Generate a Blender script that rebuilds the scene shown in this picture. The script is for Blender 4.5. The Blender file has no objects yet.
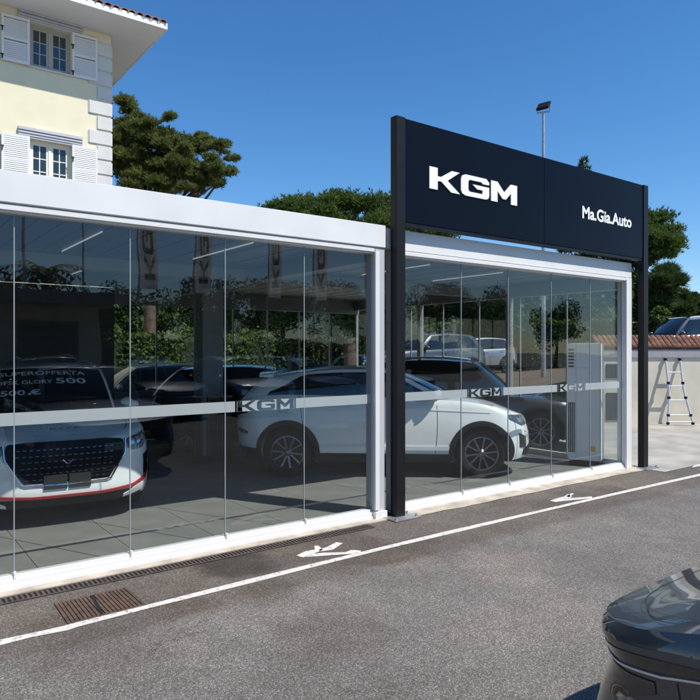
import bpy, bmesh, math, random
import numpy as np
from mathutils import Vector, Matrix

random.seed(7)
rng = np.random.default_rng(11)
scene = bpy.context.scene
C = scene.collection

# ------------------------------------------------------------------ camera
CAM_H = 1.85                 # eye height
F = 657.0                    # focal length in pixels of the 700 px photograph
YAW = math.atan2(0.5983, 0.8013)
cam_d = bpy.data.cameras.new('camera')
cam = bpy.data.objects.new('camera', cam_d)
C.objects.link(cam)
cam.location = (0, 0, CAM_H)
cam.rotation_euler = (math.radians(90), 0, -YAW)
cam_d.sensor_width = 36.0
cam_d.lens = 36.0 * F / 700.0
cam_d.clip_end = 2000
scene.camera = cam

# ------------------------------------------------------------------ light
SUN_EL = math.radians(53)
SUN_H = Vector((0.444, -0.893)).normalized()       # horizontal direction to the sun
to_sun = Vector((SUN_H.x * math.cos(SUN_EL), SUN_H.y * math.cos(SUN_EL), math.sin(SUN_EL)))
w = bpy.data.worlds.new('World')
scene.world = w
w.use_nodes = True
wn = w.node_tree
wn.nodes.clear()
sky = wn.nodes.new('ShaderNodeTexSky')
sky.sky_type = 'NISHITA'
sky.sun_disc = False
sky.sun_elevation = SUN_EL
sky.sun_rotation = math.atan2(SUN_H.x, SUN_H.y)
sky.altitude = 0
sky.air_density = 1.0
sky.dust_density = 0.1
sky.ozone_density = 6.0
bg = wn.nodes.new('ShaderNodeBackground')
bg.inputs['Strength'].default_value = 0.13
wo = wn.nodes.new('ShaderNodeOutputWorld')
hs = wn.nodes.new('ShaderNodeHueSaturation'); hs.inputs['Saturation'].default_value = 1.2
wn.links.new(sky.outputs[0], hs.inputs['Color']); wn.links.new(hs.outputs[0], bg.inputs[0])
wn.links.new(bg.outputs[0], wo.inputs[0])
sun_d = bpy.data.lights.new('sun', 'SUN')
sun_d.energy = 5.0
sun_d.angle = math.radians(0.53)
sun_d.color = (1.0, 0.955, 0.89)
sun = bpy.data.objects.new('sun', sun_d)
C.objects.link(sun)
sun.rotation_euler = to_sun.to_track_quat('Z', 'Y').to_euler()
sun.location = (4, -8, 12)
scene.view_settings.view_transform = 'Standard'
scene.view_settings.look = 'None'
scene.view_settings.exposure = 0.25
scene.view_settings.gamma = 1.0
scene.view_settings.use_curve_mapping = False
scene.cycles.max_bounces = 12
scene.cycles.transparent_max_bounces = 32
scene.cycles.glossy_bounces = 5

# ------------------------------------------------------------------ pixel -> place helpers
RGT = Vector((0.8013, -0.5983, 0)); FWD = Vector((0.5983, 0.8013, 0)); UP = Vector((0, 0, 1))
CAMP = Vector((0, 0, CAM_H))
def ray(px, py): return RGT * ((px - 350) / F) + FWD + UP * ((350 - py) / F)
def gnd(px, py, z=0.0):
    d = ray(px, py); return CAMP + d * ((z - CAM_H) / d.z)
def onY(px, py, Y):
    d = ray(px, py); return CAMP + d * (Y / d.y)
def onX(px, py, X):
    d = ray(px, py); return CAMP + d * (X / d.x)
def atZ(px, py, Z): return CAMP + ray(px, py) * Z
def ux(px, Y): return onY(px, 350, Y).x

# ------------------------------------------------------------------ materials
MATS = {}
def mat(name, col, rough=0.5, metal=0.0, var=0.0, vscale=4.0, bump=0.0, bscale=60.0, coat=0.0, spec=0.5, col2=None, detail=6.0):
    m = bpy.data.materials.new(name); m.use_nodes = True
    nt = m.node_tree; b = nt.nodes['Principled BSDF']
    b.inputs['Base Color'].default_value = (*col, 1)
    b.inputs['Roughness'].default_value = rough
    b.inputs['Metallic'].default_value = metal
    b.inputs['Specular IOR Level'].default_value = spec
    if coat:
        b.inputs['Coat Weight'].default_value = coat
        b.inputs['Coat Roughness'].default_value = 0.03
    if var or col2:
        tc = nt.nodes.new('ShaderNodeTexCoord')
        n = nt.nodes.new('ShaderNodeTexNoise'); n.inputs['Scale'].default_value = vscale; n.inputs['Detail'].default_value = detail
        nt.links.new(tc.outputs['Object'], n.inputs['Vector'])
        r = nt.nodes.new('ShaderNodeValToRGB')
        c2 = col2 if col2 else tuple(min(1, c * (1 + var)) for c in col)
        c1 = col if col2 else tuple(c * (1 - var) for c in col)
        r.color_ramp.elements[0].color = (*c1, 1); r.color_ramp.elements[0].position = 0.32
        r.color_ramp.elements[1].color = (*c2, 1); r.color_ramp.elements[1].position = 0.68
        nt.links.new(n.outputs['Fac'], r.inputs[0]); nt.links.new(r.outputs[0], b.inputs['Base Color'])
    if bump:
        tc = nt.nodes.new('ShaderNodeTexCoord')
        n = nt.nodes.new('ShaderNodeTexNoise'); n.inputs['Scale'].default_value = bscale; n.inputs['Detail'].default_value = 4
        nt.links.new(tc.outputs['Object'], n.inputs['Vector'])
        bp = nt.nodes.new('ShaderNodeBump'); bp.inputs['Strength'].default_value = bump; bp.inputs['Distance'].default_value = 0.02
        nt.links.new(n.outputs['Fac'], bp.inputs['Height']); nt.links.new(bp.outputs[0], b.inputs['Normal'])
    MATS[name] = m
    return m

def leafmat(name, c1, c2, vs=3.0, trans=0.25):
    m = mat(name, c1, 0.6, col2=c2, vscale=vs)
    nt = m.node_tree; b = nt.nodes['Principled BSDF']
    tr = nt.nodes.new('ShaderNodeBsdfTranslucent'); mx = nt.nodes.new('ShaderNodeMixShader')
    src = b.inputs['Base Color'].links[0].from_socket
    nt.links.new(src, tr.inputs['Color'])
    b.inputs['Specular IOR Level'].default_value = 0.25
    mx.inputs[0].default_value = trans
    nt.links.new(b.outputs[0], mx.inputs[1]); nt.links.new(tr.outputs[0], mx.inputs[2])
    nt.links.new(mx.outputs[0], nt.nodes['Material Output'].inputs['Surface'])
    return m

def glassmat(name, tint, refl0=0.045):
    m = bpy.data.materials.new(name); m.use_nodes = True
    nt = m.node_tree; nt.nodes.clear()
    out = nt.nodes.new('ShaderNodeOutputMaterial')
    tr = nt.nodes.new('ShaderNodeBsdfTransparent'); tr.inputs[0].default_value = (*tint, 1)
    gl = nt.nodes.new('ShaderNodeBsdfGlossy'); gl.inputs['Roughness'].default_value = 0.0; gl.inputs[0].default_value = (0.95, 0.98, 1, 1)
    tcg = nt.nodes.new('ShaderNodeTexCoord'); ng = nt.nodes.new('ShaderNodeTexNoise'); ng.inputs['Scale'].default_value = 1.3; ng.inputs['Detail'].default_value = 1
    nt.links.new(tcg.outputs['Object'], ng.inputs['Vector']); bg_ = nt.nodes.new('ShaderNodeBump'); bg_.inputs['Strength'].default_value = 0.10; bg_.inputs['Distance'].default_value = 0.02
    nt.links.new(ng.outputs['Fac'], bg_.inputs['Height']); nt.links.new(bg_.outputs[0], gl.inputs['Normal'])
    lw = nt.nodes.new('ShaderNodeLayerWeight'); lw.inputs['Blend'].default_value = 0.5
    p = nt.nodes.new('ShaderNodeMath'); p.operation = 'POWER'; p.inputs[1].default_value = 5.0
    nt.links.new(lw.outputs['Facing'], p.inputs[0])
    ma = nt.nodes.new('ShaderNodeMath'); ma.operation = 'MULTIPLY_ADD'; ma.inputs[1].default_value = 1 - refl0; ma.inputs[2].default_value = refl0
    nt.links.new(p.outputs[0], ma.inputs[0])
    mx = nt.nodes.new('ShaderNodeMixShader')
    nt.links.new(ma.outputs[0], mx.inputs[0]); nt.links.new(tr.outputs[0], mx.inputs[1]); nt.links.new(gl.outputs[0], mx.inputs[2])
    nt.links.new(mx.outputs[0], out.inputs['Surface'])
    MATS[name] = m
    return m

# facade glass: refraction of a flat pane does not shift what is seen, so straight-through plus mirror reflection
GLASS = glassmat('facade_glass', (0.925, 0.943, 0.933), 0.032)
WHITE = mat('white_coated_metal', (0.66, 0.655, 0.635), 0.38, var=0.05, vscale=2.2, bump=0.03, bscale=9, detail=10)
WHITE2 = mat('white_aluminium', (0.66, 0.65, 0.63), 0.3, var=0.02, vscale=5)
BLACKMETAL = mat('black_metal', (0.010, 0.0095, 0.011), 0.4, spec=0.2, var=0.15, vscale=6, bump=0.04, bscale=40)
SIGN = mat('sign_navy', (0.0030, 0.0050, 0.010), 0.32, var=0.12, vscale=0.8, spec=0.09)
LETTER = mat('letter_white', (0.82, 0.82, 0.81), 0.4)
GALV = mat('galvanised_steel', (0.42, 0.43, 0.44), 0.42, metal=0.7, var=0.2, vscale=14)
POSTSHADE = mat('shaded_white_post', (0.44, 0.44, 0.45), 0.4, var=0.03)  # white post beside the sign, its shade painted in as grey
SEAL = mat('seal_strip', (0.27, 0.30, 0.31), 0.5)
GREYBEAM = mat('grey_beam', (0.22, 0.22, 0.22), 0.5, var=0.05)
CEIL = mat('ceiling_louvre', (0.13, 0.135, 0.14), 0.45, var=0.05)
TILE = mat('floor_tile', (0.205, 0.203, 0.19), 0.5, spec=0.2, var=0.14, vscale=2.2, bump=0.02, bscale=30)
GROUT = mat('grout', (0.13, 0.13, 0.12), 0.9)
DARKWALL = mat('dark_partition', (0.085, 0.087, 0.085), 0.6, var=0.1)
SLAT = mat('black_slat', (0.018, 0.018, 0.018), 0.5)
COLGREY = mat('column_grey', (0.26, 0.27, 0.28), 0.6, var=0.06)
RUBBER = mat('tyre_rubber', (0.012, 0.012, 0.012), 0.8, spec=0.2, bump=0.1, bscale=60)
RIM = mat('alloy_rim', (0.20, 0.20, 0.21), 0.25, metal=0.85)
RIMDARK = mat('rim_dark', (0.012, 0.012, 0.013), 0.4, metal=0.5)
CARGLASS = mat('car_glass', (0.010, 0.012, 0.013), 0.02, spec=0.6, coat=0.6)
PLASTIC = mat('black_plastic', (0.013, 0.013, 0.014), 0.6, spec=0.22, bump=0.05, bscale=200)
GLOSSBLACK = mat('gloss_black', (0.008, 0.008, 0.009), 0.06, coat=1.0)
SEAM = mat('panel_gap', (0.012, 0.012, 0.012), 0.8)
CHROME = mat('chrome', (0.75, 0.75, 0.76), 0.10, metal=1.0)
LAMP = mat('lamp_lens', (0.16, 0.17, 0.18), 0.05, metal=0.55, coat=1.0, var=0.5, vscale=30)
LAMPW = mat('lamp_reflector', (0.65, 0.67, 0.68), 0.12, metal=0.8)
TAIL = mat('tail_lamp', (0.16, 0.008, 0.008), 0.08, coat=1.0)
RED = mat('red_trim', (0.36, 0.012, 0.02), 0.25, coat=0.8)
UNDER = mat('underbody', (0.008, 0.008, 0.008), 0.9)
CONCRETE = mat('concrete', (0.36, 0.335, 0.29), 0.85, var=0.26, vscale=1.3, detail=10, bump=0.15, bscale=40)
KERBM = mat('kerb_concrete', (0.40, 0.35, 0.28), 0.9, var=0.25, vscale=5, bump=0.3, bscale=60)
RUST = mat('rusty_iron', (0.075, 0.05, 0.038), 0.75, metal=0.3, col2=(0.16, 0.10, 0.07), vscale=18, bump=0.2, bscale=70)
GRATE = mat('drain_iron', (0.06, 0.05, 0.045), 0.7, metal=0.4, col2=(0.13, 0.10, 0.08), vscale=12)
VOID = mat('drain_void', (0.006, 0.006, 0.006), 0.9)
CREAM = mat('cream_render', (0.67, 0.62, 0.45), 0.9, var=0.035, vscale=1.6, bump=0.08, bscale=50)
STONE = mat('quoin_stone', (0.56, 0.55, 0.52), 0.85, var=0.05, vscale=3, bump=0.1, bscale=40)
LINTEL = mat('grey_moulding', (0.44, 0.45, 0.48), 0.7, var=0.05)
PAINTW = mat('white_paint', (0.66, 0.665, 0.66), 0.55, var=0.03, vscale=3)
SOFFIT = mat('white_soffit', (0.70, 0.70, 0.70), 0.7, var=0.05, vscale=0.8)
FRAMEC = mat('cream_frame', (0.72, 0.68, 0.58), 0.5)
FRAMESHADE = mat('shaded_cream_frame', (0.36, 0.33, 0.29), 0.5)  # upper-floor window frames: cream with the eave shade put into the colour
PANE = mat('house_glass', (0.02, 0.035, 0.045), 0.04, spec=0.7)
TERRA = mat('terracotta', (0.20, 0.075, 0.045), 0.85, col2=(0.42, 0.20, 0.13), vscale=4.5, bump=0.15, bscale=50)
COPING = mat('weathered_coping_tile', (0.10, 0.042, 0.028), 0.9, col2=(0.24, 0.115, 0.075), vscale=5.5, bump=0.15, bscale=50)
CANOPYM = mat('canopy_grey', (0.22, 0.22, 0.22), 0.6, var=0.1)
IRON = mat('black_iron', (0.015, 0.015, 0.015), 0.5)
ALU = mat('ladder_aluminium', (0.70, 0.70, 0.71), 0.35, metal=0.6)
WALLM = mat('garden_wall_render', (0.64, 0.59, 0.47), 0.9, var=0.11, vscale=1.6, detail=9, bump=0.1, bscale=40)
GREYBAND = mat('grey_band', (0.36, 0.35, 0.36), 0.85, var=0.06)
BARK = mat('pine_bark', (0.06, 0.042, 0.03), 0.95, col2=(0.13, 0.09, 0.065), vscale=7, bump=0.5, bscale=20)
PINE = leafmat('pine_needles', (0.08, 0.115, 0.026), (0.19, 0.215, 0.066), 1.3, 0.42)
PINE2 = leafmat('pine_needles_deep', (0.055, 0.105, 0.02), (0.13, 0.185, 0.042), 0.9, 0.4)
LEAF = leafmat('dark_leaves', (0.028, 0.055, 0.014), (0.075, 0.115, 0.03), 1.2, 0.25)
HEDGE = leafmat('hedge_leaves', (0.045, 0.085, 0.016), (0.12, 0.16, 0.035), 1.5, 0.25)
SOIL = mat('soil', (0.12, 0.085, 0.055), 0.95, var=0.3, vscale=2)
ACWHITE = mat('appliance_white', (0.80, 0.81, 0.81), 0.35)
YELLOW = mat('yellow_sticker', (0.62, 0.48, 0.03), 0.5)
LED = bpy.data.materials.new('led_tube'); LED.use_nodes = True
LED.node_tree.nodes['Principled BSDF'].inputs['Emission Color'].default_value = (1, 1, 1, 1)
LED.node_tree.nodes['Principled BSDF'].inputs['Emission Strength'].default_value = 0.25
PLATE = mat('plate_holder', (0.035, 0.036, 0.038), 0.6, spec=0.2)
CANVAS = leafmat('banner_cloth', (0.60, 0.60, 0.61), (0.64, 0.64, 0.65), 1.0, 0.5)
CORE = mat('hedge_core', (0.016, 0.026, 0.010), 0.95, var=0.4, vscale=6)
BANNERINK = mat('banner_ink', (0.05, 0.05, 0.06), 0.8)

def paint(name, col, metal=0.0, rough=0.35):
    return mat(name, col, rough, metal=metal, coat=1.0, spec=0.5)
P_WHITE = paint('paint_white', (0.80, 0.81, 0.80))
P_BLACK = paint('paint_black', (0.010, 0.010, 0.012))
P_DARK = paint('paint_dark_slate', (0.062, 0.063, 0.066), 0.55, 0.38)
P_SILVER = paint('paint_silver', (0.42, 0.43, 0.45), 0.7, 0.3)
P_GREY = paint('paint_grey', (0.12, 0.125, 0.135), 0.6, 0.3)
P_BLUE = paint('paint_blue', (0.02, 0.05, 0.12), 0.3, 0.3)
P_RED = paint('paint_red', (0.25, 0.02, 0.02), 0.1, 0.3)

# frosted film: diffuse and lets light through, a little clear
FILM = bpy.data.materials.new('frosted_film'); FILM.use_nodes = True
_nt = FILM.node_tree; _b = _nt.nodes['Principled BSDF']
_b.inputs['Base Color'].default_value = (0.50, 0.55, 0.54, 1); _b.inputs['Roughness'].default_value = 0.6
_t = _nt.nodes.new('ShaderNodeBsdfTranslucent'); _t.inputs[0].default_value = (0.7, 0.75, 0.73, 1)
_p = _nt.nodes.new('ShaderNodeBsdfTransparent')
_m1 = _nt.nodes.new('ShaderNodeMixShader'); _m1.inputs[0].default_value = 0.35
_m2 = _nt.nodes.new('ShaderNodeMixShader'); _m2.inputs[0].default_value = 0.12
_nt.links.new(_b.outputs[0], _m1.inputs[1]); _nt.links.new(_t.outputs[0], _m1.inputs[2])
_nt.links.new(_m1.outputs[0], _m2.inputs[1]); _nt.links.new(_p.outputs[0], _m2.inputs[2])
_nt.links.new(_m2.outputs[0], _nt.nodes['Material Output'].inputs['Surface'])

def asphalt():
    m = bpy.data.materials.new('asphalt'); m.use_nodes = True
    nt = m.node_tree; N = nt.nodes; Lk = nt.links; b = N['Principled BSDF']
    b.inputs['Roughness'].default_value = 0.9
    tc = N.new('ShaderNodeTexCoord')
    def noise(sc, det=4, rough=0.55):
        n = N.new('ShaderNodeTexNoise'); n.inputs['Scale'].default_value = sc; n.inputs['Detail'].default_value = det; n.inputs['Roughness'].default_value = rough
        Lk.new(tc.outputs['Object'], n.inputs['Vector']); return n
    def ramp(src, stops):
        r = N.new('ShaderNodeValToRGB'); e = r.color_ramp.elements
        while len(e) < len(stops): e.new(0.5)
        for k, (p, c) in enumerate(stops): e[k].position = p; e[k].color = (*c, 1) if len(c) == 3 else c
        Lk.new(src, r.inputs[0]); return r
    def mix(mode, fac, a, bb):
        x = N.new('ShaderNodeMix'); x.data_type = 'RGBA'; x.blend_type = mode
        if isinstance(fac, float): x.inputs[0].default_value = fac
        else: Lk.new(fac, x.inputs[0])
        Lk.new(a, x.inputs[6])
        if isinstance(bb, tuple): x.inputs[7].default_value = (*bb, 1)
        else: Lk.new(bb, x.inputs[7])
        return x.outputs[2]
    # stones of the wearing course
    v = N.new('ShaderNodeTexVoronoi'); v.inputs['Scale'].default_value = 150; Lk.new(tc.outputs['Object'], v.inputs['Vector'])
    sep = N.new('ShaderNodeSeparateColor'); Lk.new(v.outputs['Color'], sep.inputs[0])
    st = ramp(sep.outputs[0], [(0.0, (0.098, 0.089, 0.080)), (0.45, (0.155, 0.142, 0.129)), (0.78, (0.215, 0.198, 0.18)), (1.0, (0.38, 0.355, 0.325))])
    gap = ramp(v.outputs['Distance'], [(0.35, (1, 1, 1)), (0.75, (0.58, 0.56, 0.54))])
    c = mix('MULTIPLY', 0.8, st.outputs[0], gap.outputs[0])
    fine = ramp(noise(240, 2).outputs['Fac'], [(0.3, (0.72, 0.72, 0.72)), (0.7, (1.28, 1.28, 1.28))])
    c = mix('MULTIPLY', 0.8, c, fine.outputs[0])
    big = ramp(noise(0.55, 5, 0.6).outputs['Fac'], [(0.3, (0.76, 0.75, 0.74)), (0.5, (1, 1, 1)), (0.68, (1.24, 1.22, 1.17))])
    c = mix('MULTIPLY', 1.0, c, big.outputs[0])
    mid = ramp(noise(3.2, 6, 0.6).outputs['Fac'], [(0.3, (0.88, 0.87, 0.86)), (0.7, (1.1, 1.1, 1.1))])
    c = mix('MULTIPLY', 1.0, c, mid.outputs[0])
    # older, browner strip between the white line and the building, with oily stains
    sp = N.new('ShaderNodeSeparateXYZ'); Lk.new(tc.outputs['Object'], sp.inputs[0])
    wob = noise(2.5, 3); ad = N.new('ShaderNodeMath'); ad.operation = 'MULTIPLY_ADD'; ad.inputs[1].default_value = 0.22
    Lk.new(wob.outputs['Fac'], ad.inputs[0]); Lk.new(sp.outputs['Y'], ad.inputs[2])
    band = ramp(ad.outputs[0], [(0.0, (0, 0, 0)), (1.0, (0, 0, 0))])
    mr = N.new('ShaderNodeMapRange'); mr.inputs['From Min'].default_value = 4.36; mr.inputs['From Max'].default_value = 4.5; Lk.new(ad.outputs[0], mr.inputs['Value'])
    c = mix('MULTIPLY', mr.outputs[0], c, (0.76, 0.71, 0.66))
    stn = ramp(noise(0.9, 4, 0.5).outputs['Fac'], [(0.52, (1, 1, 1)), (0.6, (0.78, 0.73, 0.69))])
    c2 = mix('MULTIPLY', mr.outputs[0], c, stn.outputs[0])
    # round oil stain patches at fixed places
    for (px, py, rad, dark) in [(235, 565, 0.42, 0.42), (270, 592, 0.3, 0.75), (330, 630, 0.5, 0.85), (100, 655, 0.45, 0.85), (505, 565, 0.5, 1.18), (410, 560, 0.35, 1.2)]:
        g = gnd(px, py)
        mp = N.new('ShaderNodeVectorMath'); mp.operation = 'DISTANCE'; mp.inputs[1].default_value = (g.x, g.y, 0)
        wv = N.new('ShaderNodeVectorMath'); wv.operation = 'MULTIPLY_ADD'; wn_ = noise(3.0, 4)
        Lk.new(wn_.outputs['Color'], wv.inputs[0]); wv.inputs[1].default_value = (0.5, 0.5, 0); Lk.new(tc.outputs['Object'], wv.inputs[2])
        sb = N.new('ShaderNodeVectorMath'); sb.operation = 'SUBTRACT'; sb.inputs[1].default_value = (0.25, 0.25, 0); Lk.new(wv.outputs[0], sb.inputs[0])
        Lk.new(sb.outputs[0], mp.inputs[0])
        q = N.new('ShaderNodeMapRange'); q.inputs['From Min'].default_value = rad; q.inputs['From Max'].default_value = rad * 0.55; Lk.new(mp.outputs['Value'], q.inputs['Value'])
        c2 = mix('MULTIPLY', q.outputs[0], c2, (dark, dark * 0.97, dark * 0.94))
    ck = N.new('ShaderNodeTexVoronoi'); ck.feature = 'DISTANCE_TO_EDGE'; ck.inputs['Scale'].default_value = 0.55
    cw = N.new('ShaderNodeVectorMath'); cw.operation = 'MULTIPLY_ADD'; cw.inputs[1].default_value = (0.9, 0.9, 0); Lk.new(noise(1.8, 8, 0.7).outputs['Color'], cw.inputs[0]); Lk.new(tc.outputs['Object'], cw.inputs[2])
    Lk.new(cw.outputs[0], ck.inputs['Vector'])
    cm = N.new('ShaderNodeMapRange'); cm.inputs['From Min'].default_value = 0.0045; cm.inputs['From Max'].default_value = 0.0; Lk.new(ck.outputs['Distance'], cm.inputs['Value'])
    cg = ramp(noise(0.8, 2).outputs['Fac'], [(0.5, (0, 0, 0)), (0.62, (1, 1, 1))]); cx = N.new('ShaderNodeMath'); cx.operation = 'MULTIPLY'; Lk.new(cm.outputs[0], cx.inputs[0]); Lk.new(cg.outputs[0], cx.inputs[1])
    c2 = mix('MULTIPLY', cx.outputs[0], c2, (0.5, 0.48, 0.46))
    Lk.new(c2, b.inputs['Base Color'])
    bp = N.new('ShaderNodeBump'); bp.inputs['Strength'].default_value = 0.55; bp.inputs['Distance'].default_value = 0.006
    Lk.new(v.outputs['Distance'], bp.inputs['Height']); bp.invert = True
    Lk.new(bp.outputs[0], b.inputs['Normal'])
    return m
ASPHALT = asphalt()

def worn_paint():
    m = bpy.data.materials.new('worn_road_paint'); m.use_nodes = True
    nt = m.node_tree; N = nt.nodes; Lk = nt.links; b = N['Principled BSDF']; b.inputs['Roughness'].default_value = 0.8
    tc = N.new('ShaderNodeTexCoord')
    n = N.new('ShaderNodeTexNoise'); n.inputs['Scale'].default_value = 22; n.inputs['Detail'].default_value = 8; n.inputs['Roughness'].default_value = 0.75
    Lk.new(tc.outputs['Object'], n.inputs['Vector'])
    r = N.new('ShaderNodeValToRGB'); e = r.color_ramp.elements
    e[0].position = 0.35; e[0].color = (0.15, 0.135, 0.12, 1); e[1].position = 0.47; e[1].color = (0.60, 0.575, 0.53, 1)
    Lk.new(n.outputs['Fac'], r.inputs[0]); Lk.new(r.outputs[0], b.inputs['Base Color'])
    return m
ROADPAINT = worn_paint()

# ------------------------------------------------------------------ object helpers
def link(o, parent=None):
    C.objects.link(o)
    if parent: o.parent = parent
    return o
def tag(o, label=None, cat=None, group=None, kind=None):
    if label: o['label'] = label
    if cat: o['category'] = cat
    if group: o['group'] = group
    if kind: o['kind'] = kind
    return o
def empty(name, loc=(0, 0, 0), rz=0.0):
    o = bpy.data.objects.new(name, None); o.location = loc; o.rotation_euler = (0, 0, rz); o.empty_display_size = 0.2
    return link(o)
class MB:
    def __init__(s): s.v = []; s.f = []
    def add(s, vs, fs):
        k = len(s.v); s.v += [tuple(p) for p in vs]; s.f += [tuple(i + k for i in f) for f in fs]; return s
    def box(s, x0, x1, y0, y1, z0, z1):
        return s.add([(x0, y0, z0), (x1, y0, z0), (x1, y1, z0), (x0, y1, z0), (x0, y0, z1), (x1, y0, z1), (x1, y1, z1), (x0, y1, z1)],
                     [(0, 3, 2, 1), (4, 5, 6, 7), (0, 1, 5, 4), (1, 2, 6, 5), (2, 3, 7, 6), (3, 0, 4, 7)])
    def bar(s, a, b, w, h=None, up=(0, 0, 1)):
        a = Vector(a); b = Vector(b); d = (b - a).normalized(); h = h or w
        r = d.cross(Vector(up))
        if r.length < 1e-4: r = d.cross(Vector((0, 1, 0)))
        r.normalize(); u = r.cross(d)
        P = []
        for p in (a, b):
            for sx, sy in ((-1, -1), (1, -1), (1, 1), (-1, 1)): P.append(p + r * sx * w / 2 + u * sy * h / 2)
        return s.add(P, [(0, 1, 2, 3), (7, 6, 5, 4), (0, 4, 5, 1), (1, 5, 6, 2), (2, 6, 7, 3), (3, 7, 4, 0)])
    def tube(s, pts, rad, n=10, cap=True):
        pts = [Vector(p) for p in pts]
        rad = rad if isinstance(rad, (list, tuple)) else [rad] * len(pts)
        base = len(s.v); ref = Vector((0.123, 0.95, 0.29)).normalized()
        for i, p in enumerate(pts):
            d = (pts[min(i + 1, len(pts) - 1)] - pts[max(i - 1, 0)]).normalized()
            r = d.cross(ref)
            if r.length < 0.1: r = d.cross(Vector((1, 0, 0)))
            r.normalize(); u = d.cross(r)
            for k in range(n):
                a = 2 * math.pi * k / n; s.v.append(tuple(p + (r * math.cos(a) + u * math.sin(a)) * rad[i]))
        for i in range(len(pts) - 1):
            for k in range(n):
                a = base + i * n + k; b = base + i * n + (k + 1) % n
                s.f.append((a, b, b + n, a + n))
        if cap:
            s.f.append(tuple(base + k for k in range(n))[::-1]); s.f.append(tuple(base + (len(pts) - 1) * n + k for k in range(n)))
        return s
    def lathe(s, prof, n=24, axis='z', c=(0, 0, 0)):
        base = len(s.v); m = len(prof)
        for k in range(n):
            a = 2 * math.pi * k / n
            for r, h in prof:
                x, y = r * math.cos(a), r * math.sin(a)
                p = (x, y, h) if axis == 'z' else ((x, h, y) if axis == 'y' else (h, x, y))
                s.v.append((p[0] + c[0], p[1] + c[1], p[2] + c[2]))
        for k in range(n):
            for i in range(m - 1):
                a = base + k * m + i; b = base + ((k + 1) % n) * m + i
                s.f.append((a, b, b + 1, a + 1))
        return s
    def grid(s, fn, us, vs):
        base = len(s.v); m = len(vs)
        for u in us:
            for v in vs: s.v.append(tuple(fn(u, v)))
        for i in range(len(us) - 1):
            for j in range(m - 1):
                a = base + i * m + j; s.f.append((a, a + m, a + m + 1, a + 1))
        return s
    def mesh(s, name, m, smooth=None, bevel=0.0, weld=False):
        me = bpy.data.meshes.new(name); me.from_pydata(s.v, [], s.f); me.validate()
        bm = bmesh.new(); bm.from_mesh(me)
        if weld: bmesh.ops.remove_doubles(bm, verts=bm.verts, dist=1e-5)
        if bevel: bmesh.ops.bevel(bm, geom=bm.edges[:], offset=bevel, segments=2, affect='EDGES', clamp_overlap=True)
        bmesh.ops.recalc_face_normals(bm, faces=bm.faces)
        bm.to_mesh(me); bm.free()
        if smooth:
            me.shade_smooth(); me.set_sharp_from_angle(angle=math.radians(smooth))
        me.materials.append(m)
        return me
    def build(s, name, m, parent=None, smooth=None, bevel=0.0, weld=False):
        return link(bpy.data.objects.new(name, s.mesh(name, m, smooth, bevel, weld)), parent)
def box(name, m, parent, x0, x1, y0, y1, z0, z1, bevel=0.0):
    return MB().box(x0, x1, y0, y1, z0, z1).build(name, m, parent, smooth=35 if bevel else None, bevel=bevel)
def tri_object(name, V, T, m, parent=None):
    me = bpy.data.meshes.new(name)
    V = np.asarray(V, np.float32); T = np.asarray(T, np.int32)
    me.vertices.add(len(V)); me.vertices.foreach_set('co', V.ravel())
    k = T.shape[1]
    me.loops.add(T.size); me.loops.foreach_set('vertex_index', T.ravel())
    me.polygons.add(len(T)); me.polygons.foreach_set('loop_start', np.arange(0, T.size, k, dtype=np.int32))
    me.update(calc_edges=True); me.validate()
    me.materials.append(m)
    return link(bpy.data.objects.new(name, me), parent)
def text2d(s, size=1.0, offset=0.0, res=3):
    cu = bpy.data.curves.new('t', 'FONT'); cu.body = s; cu.size = size; cu.offset = offset; cu.resolution_u = res
    o = bpy.data.objects.new('t', cu); C.objects.link(o)
    me = bpy.data.meshes.new_from_object(o.evaluated_get(bpy.context.evaluated_depsgraph_get()))
    V = np.array([v.co[:] for v in me.vertices]); Fc = [tuple(p.vertices) for p in me.polygons]
    bpy.data.objects.remove(o); bpy.data.curves.remove(cu); bpy.data.meshes.remove(me)
    return V, Fc
def fill2d(loops, extrude=0.0):
    cu = bpy.data.curves.new('t', 'CURVE'); cu.dimensions = '2D'; cu.fill_mode = 'BOTH'; cu.extrude = extrude
    for lp in loops:
        sp = cu.splines.new('POLY'); sp.points.add(len(lp) - 1); sp.use_cyclic_u = True
        for p, q in zip(sp.points, lp): p.co = (q[0], q[1], 0, 1)
    o = bpy.data.objects.new('t', cu); C.objects.link(o)
    me = bpy.data.meshes.new_from_object(o.evaluated_get(bpy.context.evaluated_depsgraph_get()))
    V = np.array([v.co[:] for v in me.vertices]); Fc = [tuple(p.vertices) for p in me.polygons]
    bpy.data.objects.remove(o); bpy.data.curves.remove(cu); bpy.data.meshes.remove(me)
    return V, Fc
def copy_tree(o, parent=None):
    c = o.copy(); C.objects.link(c)
    if parent: c.parent = parent
    for ch in list(o.children): copy_tree(ch, c)
    return c
KGM = [
    [(0, 0), (0, 1), (.5, 1), (.5, .62), (.72, .62), (1.40, 1), (1.90, 1), (1.12, .51), (1.92, 0), (1.36, 0), (.74, .41), (.5, .41), (.5, 0)],
    [(1.92, .72), (1.92, .84), (1.72, 1), (.30, 1), (.08, .92), (0, .76), (0, .24), (.08, .08), (.30, 0), (1.70, 0), (1.86, .06), (1.92, .18), (1.92, .60), (.78, .60), (1.10, .41), (1.46, .41), (1.46, .22), (.58, .22), (.48, .30), (.48, .70), (.58, .79), (1.40, .79), (1.47, .72)],
    [(0, 0), (0, 1), (.46, 1), (.96, .53), (1.46, 1), (1.92, 1), (1.92, 0), (1.46, 0), (1.46, .56), (1.08, .2), (.84, .2), (.46, .56), (.46, 0)]]
KGM_OFF = [0, 2.0, 4.06]
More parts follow.
